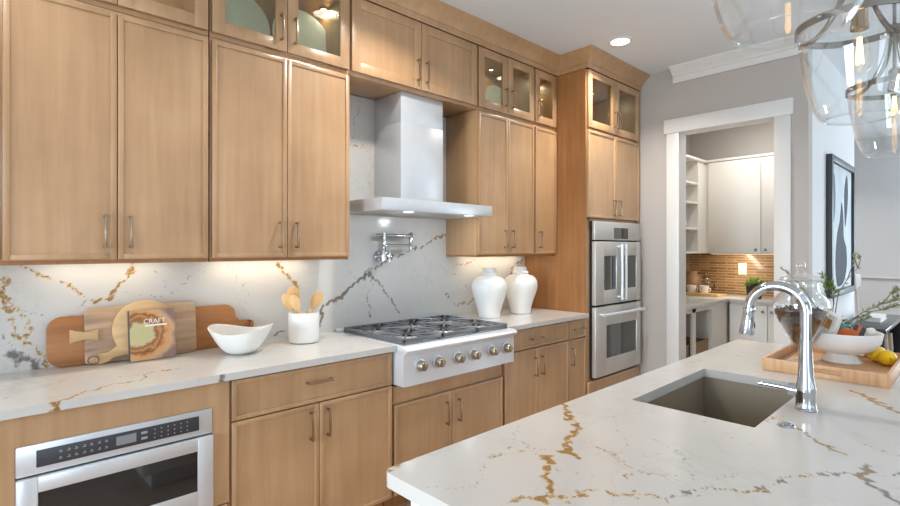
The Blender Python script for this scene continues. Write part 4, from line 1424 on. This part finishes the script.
def pendant(label, x, y, dz=0.0):
    t = thing('pendant_light', label, 'pendant light', (x, y, CEIL), group=None)
    put('ceiling_plate', MB().lathe([(0, 0), (0.065, 0), (0.065, -0.016), (0.06, -0.022), (0, -0.024)], (x, y, CEIL - 0.0005), 32), 'pendant_nickel', t)
    put('rod', MB().tube([(x, y, CEIL - 0.02), (x, y, 2.13)], 0.0062, 12), 'pendant_nickel', t)
    put('hub', MB().lathe([(0, 2.285), (0.022, 2.285), (0.028, 2.292), (0.028, 2.312), (0.02, 2.322), (0.009, 2.328), (0, 2.328)], (x, y, 0), 28), 'pendant_nickel', t)
    RR = 0.151
    for k in range(4):
        a = PI / 4 + k * PI / 2 + 0.35
        pts = []
        for q in range(13):
            u = q / 12
            r = 0.02 + (RR - 0.02) * (u ** 1.7)
            z = 2.30 - 0.225 * (1 - (1 - u) ** 1.6)
            pts.append((x + r * math.cos(a), y + r * math.sin(a), z))
        put('arm', MB().tube(pts, 0.0075, 8, flat=(1.0, 0.45)), 'pendant_nickel', t)
    m = MB().lathe([(RR + 0.001, 2.062), (RR + 0.006, 2.062), (RR + 0.006, 2.082), (RR + 0.001, 2.082)], (x, y, 0), 56, closed=True)
    put('ring', m, 'pendant_nickel', t)
    for k in range(4):
        a = PI / 4 + k * PI / 2 + 0.35
        put('ring_screw', MB().ball((x + (RR + 0.012) * math.cos(a), y + (RR + 0.012) * math.sin(a), 2.072), 0.008), 'pendant_nickel', t)
    g = [(0.1505, 2.090), (0.1502, 2.060), (0.1480, 2.025), (0.1430, 1.980), (0.1350, 1.930), (0.1240, 1.878), (0.1110, 1.834), (0.1000, 1.813), (0.0910, 1.803), (0.0830, 1.800)]
    pr = []
    for i in range(len(g) - 1):
        for q in range(3):
            u = q / 3
            pr.append((g[i][0] + (g[i + 1][0] - g[i][0]) * u, g[i][1] + (g[i + 1][1] - g[i][1]) * u))
    pr.append(g[-1])
    inner = [(r - 0.0034, z + 0.0012) for r, z in pr][::-1]
    put('glass_shade', MB().lathe(pr + inner, (x, y, 0), 64, closed=True).torus((x, y, 1.8015), 0.0835, 0.0036, 64, 8), 'clear_glass', t, smooth=60)
    s = put('socket', MB().lathe([(0, 2.150), (0.010, 2.150), (0.019, 2.140), (0.020, 2.075), (0.022, 2.072), (0.022, 2.058), (0, 2.058)], (x, y, 0), 24), 'nickel', t)
    b = put('bulb', MB().lathe([(0.012, 2.056), (0.014, 2.040), (0.022, 2.010), (0.030, 1.980), (0.031, 1.962), (0.026, 1.942), (0.014, 1.930), (0, 1.927)], (x, y, 0), 28), 'bulb_glass', s, smooth=70)
    m = MB()
    for k in range(4):
        a = k * PI / 2 + 0.4
        m.tube([(x + 0.004 * math.cos(a), y + 0.004 * math.sin(a), 2.035), (x + 0.009 * math.cos(a), y + 0.009 * math.sin(a), 1.958)], 0.0016, 6)
    put('filament', m, 'filament', s)
    if dz:                      # this one hangs a little higher: shorten its rod instead of lifting the plate
        for ch in t.children:
            if not ch.name.startswith(('ceiling_plate', 'rod')):
                ch.location.z += dz


pendant('nearest clear glass pendant light over the island, cut off by the photo top', 1.10, -2.515, 0.022)
pendant('middle clear glass pendant light of the row of three over the island', 1.88, -2.515)
pendant('farthest clear glass pendant light of the row, lowest at the right edge of the photo', 2.71, -2.515)

# ------------------------------------------------------------------ tray and what stands on it
TX0, TX1, TY0, TY1 = 2.420, 2.960, -2.530, -2.120
t = thing('serving_tray', 'light wooden serving tray with cutout handles on the island behind the faucet', 'tray', (2.69, -2.318, CT))
TZ, TH = CT + 0.0005, 0.050
put('base', MB().box(TX0 + 0.012, TX1 - 0.012, TY0 + 0.012, TY1 - 0.012, TZ, TZ + 0.012), 'tray_wood', t)
for xa, xb in ((TX0, TX0 + 0.014), (TX1 - 0.014, TX1)):
    m = MB()
    yc = (TY0 + TY1) / 2 - 0.008
    m.box(xa, xb, TY0, yc - 0.055, TZ, TZ + TH, 0.0015).box(xa, xb, yc + 0.055, TY1, TZ, TZ + TH, 0.0015)
    m.box(xa, xb, yc - 0.056, yc + 0.056, TZ, TZ + 0.020, 0.0015).box(xa, xb, yc - 0.056, yc + 0.056, TZ + 0.036, TZ + TH, 0.0015)
    put('end_panel', m, 'tray_wood', t)
for ya, yb in ((TY0, TY0 + 0.012), (TY1 - 0.012, TY1)):
    put('side_panel', MB().box(TX0 + 0.014, TX1 - 0.014, ya, yb, TZ, TZ + TH, 0.0015), 'tray_wood', t)
TB = TZ + 0.0125            # tray floor

JX, JY = 2.612, -2.218
t = thing('apothecary_jar', 'footed clear glass apothecary jar filled with dark coffee beans', 'jar', (JX, JY, TB))
go = [(0.060, 0.0), (0.062, 0.004), (0.050, 0.012), (0.018, 0.030), (0.012, 0.045), (0.014, 0.062), (0.030, 0.085), (0.056, 0.125), (0.082, 0.172), (0.098, 0.212), (0.104, 0.245), (0.101, 0.270), (0.086, 0.294), (0.070, 0.310), (0.064, 0.328), (0.064, 0.352), (0.068, 0.358)]


def fine(p, n=3):
    out = []
    for i in range(len(p) - 1):
        for q in range(n):
            u = q / n
            out.append((p[i][0] + (p[i + 1][0] - p[i][0]) * u, p[i][1] + (p[i + 1][1] - p[i][1]) * u))
    return out + [p[-1]]


gi = [(0.065, 0.3575), (0.0612, 0.352), (0.0612, 0.329), (0.0675, 0.311), (0.0835, 0.295), (0.0982, 0.270), (0.1012, 0.245), (0.0952, 0.212), (0.0792, 0.172), (0.0532, 0.125), (0.027, 0.086), (0.0, 0.070)]
put('glass_body', MB().lathe([(0, 0.0)] + fine(go) + fine(gi), (JX, JY, TB), 56), 'jar_glass', t, smooth=70)
lid = [(0, 0.359), (0.080, 0.359), (0.083, 0.362), (0.080, 0.367), (0.060, 0.374), (0.040, 0.384), (0.016, 0.392), (0.010, 0.400), (0.016, 0.408), (0.018, 0.428), (0.012, 0.440), (0, 0.442)]
put('lid', MB().lathe(lid, (JX, JY, TB), 48), 'jar_glass', t, smooth=60)
m = MB()
fill = [(0.0, 0.073), (0.024, 0.0885), (0.050, 0.127), (0.075, 0.172), (0.0905, 0.210), (0.093, 0.228), (0.060, 0.236), (0, 0.240)]
m.lathe(fill, (JX, JY, TB), 40)
rnd = random.Random(3)
fo = fine(fill[1:6], 8)
for k in range(420):
    r, h = rnd.choice(fo) if k < 330 else (rnd.uniform(0.0, 0.088), rnd.uniform(0.232, 0.242))
    a = rnd.uniform(0, 2 * PI)
    mt = Matrix.Rotation(rnd.uniform(0, 3), 3, 'Z') @ Matrix.Rotation(rnd.uniform(0, 3), 3, 'X')
    m.ball((JX + r * 0.985 * math.cos(a), JY + r * 0.985 * math.sin(a), TB + h), 0.0065, 0.0042, 0.0038, 1, mt.to_4x4())
single('coffee_beans', 'dark brown coffee beans filling the glass apothecary jar', 'coffee beans', (JX, JY, TB + 0.08), m, 'coffee_bean', kind='stuff', smooth=60)

CX2, CY2 = 2.786, -2.332
cmp_ = [(0, 0.0), (0.072, 0.0), (0.074, 0.004), (0.064, 0.016), (0.052, 0.030), (0.050, 0.036), (0.085, 0.046), (0.120, 0.066), (0.136, 0.094), (0.142, 0.128), (0.142, 0.134), (0.138, 0.134), (0.132, 0.098), (0.116, 0.072), (0.080, 0.053), (0, 0.048)]
m = MB().lathe(cmp_, (CX2, CY2, TB), 56)
single('compote_bowl', 'large white footed compote bowl on the wooden tray', 'bowl', (CX2, CY2, TB), m, 'ceramic_white', smooth=50)


def inbowl(name, label, cat, c, size, mat, ry=(0, 0, 0), bev=0.002, extra=None):
    t = thing(name, label, cat, c)
    R3 = (Matrix.Translation(c) @ Matrix.Rotation(ry[2], 4, 'Z') @ Matrix.Rotation(ry[1], 4, 'Y') @ Matrix.Rotation(ry[0], 4, 'X'))
    sx, sy, sz = (s / 2 for s in size)
    put('body', MB().box(-sx, sx, -sy, sy, -sz, sz, bev, mat=R3), mat, t)
    if extra:
        for nm, bx, mt in extra:
            put(nm, MB().box(*bx, mat=R3), mt, t)
    return t


inbowl('gift_box', 'white box with a golden patch tilted up at the left of the compote bowl', 'box', (2.742, -2.292, 1.082), (0.030, 0.074, 0.130), 'paper', (math.radians(24), math.radians(-8), math.radians(-28)), 0.002,
       [('gold_patch', (-0.0156, -0.0148, -0.018, 0.010, -0.005, 0.042), 'gold_mark'), ('edge_band', (-0.0154, 0.0154, -0.0374, 0.0374, -0.056, -0.046), 'packet_teal')])
inbowl('snack_packet', 'orange snack packet lying in the compote bowl beside the white box', 'packet', (2.768, -2.352, 1.052), (0.030, 0.085, 0.050), 'packet_orange', (math.radians(8), math.radians(20), math.radians(-35)), 0.006)
inbowl('snack_packet', 'teal and white packet lying behind the orange one in the compote bowl', 'packet', (2.800, -2.325, 1.074), (0.050, 0.065, 0.022), 'packet_teal', (math.radians(-12), math.radians(10), math.radians(-25)), 0.004,
       [('label', (-0.018, 0.018, -0.022, 0.022, 0.0105, 0.0118), 'paper')])
inbowl('snack_packet', 'dark packet with an orange stripe in the middle of the compote bowl', 'packet', (2.802, -2.388, 1.062), (0.050, 0.045, 0.046), 'packet_dark', (math.radians(20), math.radians(14), math.radians(10)), 0.006,
       [('stripe', (-0.0256, 0.0256, -0.006, 0.006, -0.0236, 0.0236), 'packet_orange')])
inbowl('snack_packet', 'pale paper twist packet at the right inside the compote bowl', 'packet', (2.842, -2.412, 1.056), (0.036, 0.060, 0.030), 'paper', (math.radians(-18), 0, math.radians(20)), 0.008)


def lemon(label, c, rot):
    R3 = Matrix.Rotation(rot, 4, 'Z') @ Matrix.Rotation(0.15, 4, 'Y')
    pr = [(0, -0.046), (0.005, -0.045), (0.009, -0.040), (0.020, -0.034), (0.029, -0.020), (0.0325, 0), (0.029, 0.020), (0.020, 0.033), (0.009, 0.039), (0.004, 0.042), (0, 0.043)]
    m = MB().lathe(pr, c, 28, axis='x', mat=R3)
    t = thing('lemon', label, 'lemon', c)
    put('peel', m, 'lemon_peel', t, smooth=70)
    e = R3 @ Vector((-0.046, 0, 0)) + Vector(c)
    put('stem_end', MB().ball(e, 0.0035, sub=1), 'leaf_green', t)


lemon('yellow lemon nearer the right edge of the tray', (2.818, -2.482, TB + 0.033), 0.35)
lemon('yellow lemon half hidden against the foot of the compote bowl', (2.888, -2.442, TB + 0.0335), 2.9)

# leafy branches in a small vase behind the tray
VX, VY = 3.03, -2.265
t = thing('bud_vase', 'small dark vase of leafy branches behind the tray on the island', 'vase', (VX, VY, CT))
put('body', MB().lathe([(0, 0.0), (0.030, 0.0), (0.036, 0.01), (0.040, 0.04), (0.030, 0.07), (0.018, 0.085), (0.019, 0.094), (0.015, 0.094), (0.014, 0.086), (0, 0.07)], (VX, VY, CT + 0.0005), 32), 'pot_black', t, smooth=60)
rr_ = random.Random(11)


def camdir(u, up, fwd=0.0):
    """u metres to the right of the photo's view, up metres, fwd metres deeper"""
    return Vector((0.724 * u + 0.690 * fwd, -0.690 * u + 0.724 * fwd, up))


def branch(ends, leafmat, n_leaf, size, name='branch'):
    """ends: list of polylines in (u, up, fwd) from the vase mouth"""
    base_ = Vector((VX, VY, CT + 0.085))
    bt, lf = MB(), MB()
    tips = []
    for poly in ends:
        pts = [base_ + camdir(*p) for p in poly]
        bt.tube(pts, [0.0026 - 0.0016 * i / max(1, len(pts) - 1) for i in range(len(pts))], 6)
        tips.append(pts)
    for pts in tips:
        cnt = max(4, int(n_leaf / len(tips)))
        for q in range(cnt):
            u = rr_.uniform(0.5, 1.0) * (len(pts) - 1)
            i = min(int(u), len(pts) - 2)
            p = pts[i].lerp(pts[i + 1], u - i)
            d = (pts[i + 1] - pts[i]).normalized()
            d = (d * 0.8 + Vector((rr_.uniform(-1, 1), rr_.uniform(-1, 1), rr_.uniform(-0.5, 0.9)))).normalized()
            s = size * rr_.uniform(0.6, 1.2)
            sd = d.cross(Vector((rr_.uniform(-1, 1), rr_.uniform(-1, 1), rr_.uniform(-1, 1)))).normalized()
            up = sd.cross(d) * s * 0.10
            v = [lf.bm.verts.new(x) for x in (p, p + d * s * 0.45 + sd * s * 0.17 + up, p + d * s, p + d * s * 0.45 - sd * s * 0.17 + up, p + d * s * 0.45 - up * 0.6)]
            lf.bm.faces.new((v[0], v[1], v[2], v[3]))
            lf.bm.faces.new((v[0], v[4], v[2], v[1]))
            lf.bm.faces.new((v[0], v[3], v[2], v[4]))
    b = put(name, bt, 'stem_grey', t)
    put('leaves', lf, leafmat, b, smooth=None)


branch([[(0, 0, 0), (0.004, 0.10, 0), (0.022, 0.21, 0), (0.065, 0.275, 0), (0.115, 0.33, 0)], [(0.065, 0.275, 0), (0.085, 0.33, 0), (0.095, 0.37, 0)], [(0.115, 0.33, 0), (0.135, 0.365, 0.01), (0.122, 0.392, 0)], [(0.115, 0.33, 0), (0.10, 0.37, 0), (0.098, 0.395, 0)]], 'leaf_grey', 42, 0.020)
branch([[(0, 0, 0), (0.008, 0.10, 0.02), (0.024, 0.20, 0.03), (0.018, 0.26, 0.03)], [(0.008, 0.10, 0.02), (-0.015, 0.20, 0.03), (-0.03, 0.29, 0.03)], [(0.015, 0.15, 0.02), (0.005, 0.21, 0.02), (-0.01, 0.255, 0.02)]], 'leaf_green', 48, 0.034)
branch([[(0, 0, 0), (0.055, 0.06, 0), (0.14, 0.115, 0), (0.23, 0.155, 0), (0.33, 0.185, 0)], [(0.14, 0.115, 0), (0.22, 0.125, 0), (0.30, 0.15, 0)], [(0.23, 0.155, 0), (0.27, 0.20, 0), (0.30, 0.225, 0)], [(0.23, 0.155, 0), (0.29, 0.165, 0.02), (0.35, 0.205, 0.02)]], 'leaf_grey', 210, 0.024)
branch([[(0, 0, 0), (0.06, 0.045, 0), (0.13, 0.075, 0), (0.20, 0.09, 0.02)], [(0.06, 0.045, 0), (0.10, 0.085, 0), (0.17, 0.11, 0)]], 'leaf_grey', 60, 0.022)
branch([[(0, 0, 0), (0.03, 0.03, 0), (0.055, 0.05, 0)], [(0, 0, 0), (0.02, 0.045, 0.02), (0.035, 0.07, 0.02)], [(0, 0, 0), (0.05, 0.025, -0.02), (0.085, 0.045, -0.02)]], 'leaf_green', 70, 0.036)
branch([[(0, 0, 0), (-0.05, 0.10, 0.02), (-0.12, 0.22, 0.03), (-0.19, 0.30, 0.04), (-0.235, 0.33, 0.04)], [(-0.12, 0.22, 0.03), (-0.18, 0.25, 0.03), (-0.20, 0.265, 0.03)]], 'leaf_grey', 30, 0.024)

# ------------------------------------------------------------------ pantry
PW = 'pantry_white'
t = thing('pantry_wall_cabinet', 'white two-door wall cabinet on the pantry back wall', 'cabinet', (6.03, -1.2, 1.366))
put('carcass', MB().box(5.872, 6.199, -1.766, -0.690, 1.366, 2.352), PW, t)
put('filler', MB().box(5.872, 6.199, -0.690, -0.600, 1.366, 2.352), PW, t)
put('top_trim', MB().box(5.845, 6.199, -1.766, -0.600, 2.352, 2.378, 0.003), PW, t)
for a, b, ky in ((-1.196, -0.694, -1.155), (-1.704, -1.202, -1.243)):
    m = MB().box(5.851, 5.871, a, b, 1.372, 2.346, 0.002)
    d = put('door', m, PW, t)
    put('knob', MB().lathe([(0, -0.024), (0.012, -0.024), (0.014, -0.018), (0.006, -0.010), (0.006, 0), (0, 0)], (5.851, ky, 1.405), 16, axis='x'), 'hinge_steel', d)
t = thing('pantry_shelf_unit', 'white open wall shelves along the left wall of the pantry', 'shelf', (5.2, -0.5, 1.366))
m = MB().box(4.60, 5.908, -0.375, -0.362, 1.366, 2.36).box(4.60, 4.62, -0.66, -0.375, 1.366, 2.36).box(5.653, 5.908, -0.66, -0.375, 1.366, 2.36)
put('carcass', m, PW, t)
for z in (1.366, 1.615, 1.890, 2.095):
    put('shelf', MB().box(4.62, 5.653, -0.66, -0.375, z, z + 0.020, 0.001), PW, t)
put('top', MB().box(4.60, 5.84, -0.68, -0.375, 2.352, 2.376, 0.003), PW, t)

t = thing('pantry_base_cabinet', 'white two-door base cabinet on the pantry back wall', 'cabinet', (5.9, -1.36, 0))
put('carcass', MB().box(5.622, 6.178, -1.766, -0.98, 0.10, CB - 0.001), PW, t)
put('toe_kick', MB().box(5.68, 5.70, -1.766, -0.98, 0.0, 0.10), PW, t)
for a, b, ky in ((-1.318, -0.985, -1.284), (-1.704, -1.324, -1.358)):
    d = put('door', MB().box(5.602, 5.621, a, b, 0.11, 0.862, 0.002), PW, t)
    put('knob', MB().lathe([(0, -0.024), (0.012, -0.024), (0.014, -0.018), (0.006, -0.010), (0.006, 0), (0, 0)], (5.602, ky, 0.805), 16, axis='x'), 'hinge_steel', d)
t = thing('pantry_open_cabinet', 'white open-fronted base cabinet along the left wall of the pantry', 'cabinet', (5.2, -0.6, 0))
m = MB().box(4.54, 6.178, -0.39, -0.362, 0.10, CB - 0.001).box(4.54, 4.57, -0.96, -0.39, 0.10, CB - 0.001).box(5.194, 6.178, -0.96, -0.39, 0.10, CB - 0.001)
m.box(4.57, 5.194, -0.955, -0.39, 0.40, 0.42).box(4.57, 5.194, -0.955, -0.39, 0.10, 0.12)
put('carcass', m, PW, t)
m = MB().box(4.72, 4.80, -0.96, -0.94, 0.12, CB - 0.001).box(4.57, 5.194, -0.96, -0.94, 0.842, CB - 0.001)
put('face_frame', m, PW, t)
put('toe_kick', MB().box(4.54, 5.62, -0.90, -0.88, 0.0, 0.10), PW, t)
for a, b, lab in ((4.585, 4.715, 'narrow woven basket nearer the doorway in the open pantry cabinet'), (4.81, 5.185, 'wide woven basket in the open pantry cabinet')):
    t = thing('storage_basket', lab, 'basket', ((a + b) / 2, -0.7, 0.42))
    m = MB().box(a, b, -0.93, -0.92, 0.421, 0.545, 0.003).box(a, b, -0.49, -0.48, 0.421, 0.545, 0.003).box(a, a + 0.01, -0.92, -0.49, 0.421, 0.545).box(b - 0.01, b, -0.92, -0.49, 0.421, 0.545).box(a, b, -0.93, -0.48, 0.4205, 0.43)
    put('body', m, 'basket', t)
    for yy in (-0.932, -0.478):
        put('rim', MB().tube([(a, yy, 0.548), (b, yy, 0.548)], 0.006, 8), 'basket', t)
m = MB().prism([(4.53, -0.377), (6.178, -0.377), (6.178, -1.766), (5.582, -1.766), (5.582, -0.985), (4.53, -0.985)], CB, CT, 'z', 0.002)
me_o = single('pantry_countertop', 'white L-shaped countertop inside the pantry', 'countertop', (5.5, -0.7, CB), m, 'quartz')
struct('wall_pantry_tile', MB().box(6.185, 6.1995, -1.766, -0.362, CT, 1.366).box(4.53, 6.185, -0.3755, -0.3605, CT, 1.366), 'brown_tile', 'brown strip tile backsplash in the pantry')
t = thing('wall_outlet', 'white outlet plate on the brown pantry tile', 'outlet', (6.184, -0.933, 1.194))
put('plate', MB().box(6.178, 6.1848, -0.975, -0.890, 1.130, 1.258, 0.002), 'switch_white', t)
for z in (1.168, 1.220):
    put('receptacle', MB().box(6.1765, 6.1785, -0.950, -0.915, z - 0.018, z + 0.018, 0.001), 'trim_white', t)
area_light('pantry_strip_glow', (6.06, -0.95, 1.355), (0.35, 0, -1), 0.06, 1.1, 4.0, WARM)
t = thing('under_cabinet_light', 'thin light strip under the white pantry wall cabinet', 'light', (6.06, -0.95, 1.366))
put('housing', MB().box(6.04, 6.08, -1.5, -0.65, 1.358, 1.3655, 0.002), 'trim_white', t)
put('diffuser', MB().box(6.045, 6.075, -1.49, -0.66, 1.356, 1.358), 'strip_face', t)

# on the pantry counter
t = thing('bamboo_tray', 'bamboo board under the cups on the pantry counter', 'tray', (5.85, -0.66, CT))
put('board', MB().box(5.66, 5.92, -0.862, -0.420, CT + 0.0005, CT + 0.016, 0.003), 'bamboo', t)
put('rim', MB().box(5.645, 5.66, -0.862, -0.420, CT + 0.0005, CT + 0.030, 0.003), 'bamboo', t)


def cup(label, x, y, hx):
    z = CT + 0.0165
    t = thing('cup', label, 'cup', (x, y, z))
    put('body', MB().lathe([(0, 0), (0.030, 0), (0.040, 0.012), (0.047, 0.070), (0.050, 0.088), (0.047, 0.088), (0.044, 0.070), (0.037, 0.014), (0, 0.008)], (x, y, z), 28), 'ceramic_white', t, smooth=60)
    hp = [(x + 0.0, y - 0.045 + 0.0, z + 0.070)]
    hp = [(x - 0.01 * hx, y - 0.043 - 0.026 * math.sin(PI * q / 8), z + 0.072 - 0.048 * q / 8) for q in range(9)]
    put('handle', MB().tube(hp, 0.005, 8), 'ceramic_white', t)


cup('white cup on the bamboo board, nearer the doorway casing', 5.735, -0.560, 0)
cup('white cup on the bamboo board, nearer the pantry plant', 5.735, -0.690, 0)
z = CT + 0.0165
t = thing('jug', 'tan stoneware jug behind the cups in the pantry', 'jug', (5.95, -0.480, z))
put('body', MB().lathe([(0, 0), (0.060, 0), (0.082, 0.03), (0.098, 0.09), (0.095, 0.14), (0.070, 0.185), (0.052, 0.205), (0.056, 0.235), (0.050, 0.235), (0.046, 0.205), (0, 0.19)], (5.95, -0.485, z), 36), 'clay', t, smooth=60)
put('handle', MB().tube([(5.95, -0.545 - 0.055 * math.sin(PI * q / 10), z + 0.20 - 0.09 * q / 10) for q in range(11)], 0.008, 8), 'clay', t)
t = thing('french_press', 'glass french press with metal frame behind the right cup', 'coffee maker', (5.90, -0.655, z))
put('beaker', MB().lathe([(0, 0.01), (0.048, 0.01), (0.050, 0.012), (0.050, 0.155), (0.048, 0.155), (0.048, 0.014), (0, 0.013)], (5.90, -0.655, z), 28), 'clear_glass', t)
m = MB().torus((5.90, -0.655, z + 0.012), 0.052, 0.003).torus((5.90, -0.655, z + 0.12), 0.052, 0.003)
for q in range(4):
    a = q * PI / 2 + 0.6
    m.tube([(5.90 + 0.052 * math.cos(a), -0.655 + 0.052 * math.sin(a), z), (5.90 + 0.052 * math.cos(a), -0.655 + 0.052 * math.sin(a), z + 0.125)], 0.003, 6)
put('frame', m, 'nickel', t)
put('lid', MB().lathe([(0, 0.156), (0.053, 0.156), (0.052, 0.165), (0.02, 0.178), (0.004, 0.18), (0.004, 0.20), (0.010, 0.205), (0.010, 0.215), (0, 0.22)], (5.90, -0.655, z), 28), 'nickel', t)
put('handle', MB().tube([(5.90, -0.71 - 0.03 * math.sin(PI * q / 8), z + 0.13 - 0.10 * q / 8) for q in range(9)], 0.006, 8), 'pot_black', t)

QX, QY = 5.76, -1.165
t = thing('potted_plant', 'small green plant in a black pot on the pantry counter', 'plant', (QX, QY, CT))
put('pot', MB().lathe([(0, 0), (0.060, 0), (0.078, 0.13), (0.080, 0.150), (0.074, 0.150), (0.070, 0.125), (0, 0.12)], (QX, QY, CT + 0.0005), 28), 'pot_black', t)
m = MB()
for q in range(110):
    a, e, ln = rr_.uniform(0, 2 * PI), rr_.uniform(0.25, 1.3), rr_.uniform(0.07, 0.14)
    d = Vector((math.cos(a) * math.cos(e), math.sin(a) * math.cos(e), math.sin(e)))
    p = Vector((QX, QY, CT + 0.125)) + Vector((math.cos(a), math.sin(a), 0)) * rr_.uniform(0, 0.045)
    sd = d.cross(Vector((0, 0, 1))).normalized() * 0.007
    top = p + d * ln - Vector((0, 0, 0.03 * math.cos(e)))
    mid_ = p + d * ln * 0.5
    v = [m.bm.verts.new(x) for x in (p - sd * 0.5, p + sd * 0.5, mid_ + sd, top, mid_ - sd)]
    m.bm.faces.new(v)
put('foliage', m, 'leaf_green', t, smooth=None)

# on the open pantry shelves
t = thing('pantry_vase', 'small white vase on the middle pantry shelf', 'vase', (5.46, -0.55, 1.6355))
put('body', MB().lathe([(0, 0), (0.040, 0), (0.055, 0.05), (0.045, 0.11), (0.025, 0.14), (0.030, 0.16), (0.024, 0.16), (0, 0.13)], (5.46, -0.56, 1.6355), 28), 'ceramic_white', t, smooth=60)
t = thing('storage_jar', 'small brown lidded jar on the lowest pantry shelf', 'jar', (5.42, -0.56, 1.3865))
put('body', MB().lathe([(0, 0), (0.042, 0), (0.046, 0.02), (0.046, 0.09), (0, 0.09)], (5.42, -0.57, 1.3865), 24), 'clay', t)
put('lid', MB().lathe([(0, 0.0905), (0.047, 0.0905), (0.045, 0.105), (0.01, 0.11), (0.012, 0.125), (0, 0.13)], (5.42, -0.57, 1.3865), 24), 'cord_brown', t)

# ------------------------------------------------------------------ hall: framed print, console, chair
t = thing('framed_print', 'dark-framed abstract grey-blue print on the hall wall', 'picture', (5.51, YH - 0.001, 1.03))
px0, px1, pz0, pz1, fwid = 4.985, 6.03, 1.022, 2.176, 0.055
yf = YH - 0.042
m = MB()
m.box(px0, px0 + fwid, yf, YH - 0.001, pz0, pz1, 0.004).box(px1 - fwid, px1, yf, YH - 0.001, pz0, pz1, 0.004)
m.box(px0 + fwid, px1 - fwid, yf, YH - 0.001, pz0, pz0 + fwid, 0.004).box(px0 + fwid, px1 - fwid, yf, YH - 0.001, pz1 - fwid, pz1, 0.004)
put('frame', m, 'frame_dark', t)
pr_ = put('print', MB().box(px0 + fwid, px1 - fwid, YH - 0.020, YH - 0.008, pz0 + fwid, pz1 - fwid), 'abstract_print', t)
yp0, yp1 = YH - 0.0212, YH - 0.0195
for nm, pts in (('large_shape', [(5.30, 1.12), (5.24, 1.30), (5.30, 1.52), (5.42, 1.66), (5.50, 1.82), (5.58, 1.70), (5.60, 1.52), (5.72, 1.42), (5.74, 1.26), (5.62, 1.14), (5.46, 1.10)]),
                ('small_shape', [(5.12, 1.62), (5.08, 1.86), (5.18, 2.04), (5.24, 1.88), (5.21, 1.70)]),
                ('thin_shape', [(5.66, 1.62), (5.62, 1.90), (5.74, 2.08), (5.80, 1.92), (5.74, 1.72)])):
    put(nm, MB().prism(curve_poly(pts), yp0, yp1, 'y'), 'brush_grey' if nm != 'small_shape' else 'brush_pale', pr_)

t = thing('console_table', 'dark console table under the framed print', 'table', (6.05, YH - 0.17, 0))
tx0, tx1, ty0, ty1 = 5.40, 6.70, -2.215, -1.902
put('top', MB().box(tx0, tx1, ty0, ty1, 0.725, 0.760, 0.003), 'console_dark', t)
put('end_panel', MB().box(tx0 + 0.01, tx0 + 0.04, ty0 + 0.01, ty1, 0, 0.725), 'console_dark', t)
put('end_panel', MB().box(tx1 - 0.04, tx1 - 0.01, ty0 + 0.01, ty1, 0, 0.725), 'console_dark', t)
put('back_panel', MB().box(tx0 + 0.04, tx1 - 0.04, ty1 - 0.02, ty1, 0.08, 0.725), 'console_dark', t)
put('lower_shelf', MB().box(tx0 + 0.04, tx1 - 0.04, ty0 + 0.01, ty1 - 0.02, 0.08, 0.105), 'console_dark', t)
for k, lab in enumerate(('nearest', 'second', 'third', 'fourth', 'farthest')):
    x = 5.50 + k * 0.17
    y = ty0 + 0.06 + 0.015 * (k % 2)
    m = MB().tube([(x, y, 0.106), (x + 0.008, y + 0.01, 0.3), (x - 0.006, y, 0.5), (x + 0.004, y + 0.006, 0.66 - 0.02 * (k % 3))], [0.034, 0.032, 0.033, 0.030], 12)
    single('birch_log', 'pale birch log standing in the console, %s from the island' % lab, 'log', (x, y, 0.106), m, 'birch', 'birch logs standing in the console')
t = thing('white_book', 'white book lying flat on the dark console table', 'book', (6.1, -2.03, 0.760))
put('cover', MB().box(5.90, 6.30, -2.13, -1.95, 0.7605, 0.766).box(5.90, 6.30, -2.13, -1.95, 0.794, 0.800), 'trim_white', t)
put('pages', MB().box(5.905, 6.295, -2.125, -1.955, 0.766, 0.794), 'paper', t)

t = thing('bar_stool', 'white bar stool in front of the far grey wall at the end of the hall', 'stool', (8.2, -1.54, 0))
sx, sy = 8.2, -1.54
put('seat', MB().box(sx - 0.18, sx + 0.18, sy - 0.10, sy + 0.16, 0.90, 0.95, 0.015), 'trim_white', t)
put('backrest', MB().box(sx - 0.17, sx + 0.17, sy - 0.13, sy - 0.09, 0.92, 1.09, 0.015), 'trim_white', t)
for a in (-1, 1):
    for b in (-1, 1):
        put('leg', MB().tube([(sx + a * 0.19, sy + 0.02 + b * 0.15, 0.0), (sx + a * 0.15, sy + 0.02 + b * 0.10, 0.905)], 0.014, 8), 'trim_white', t)
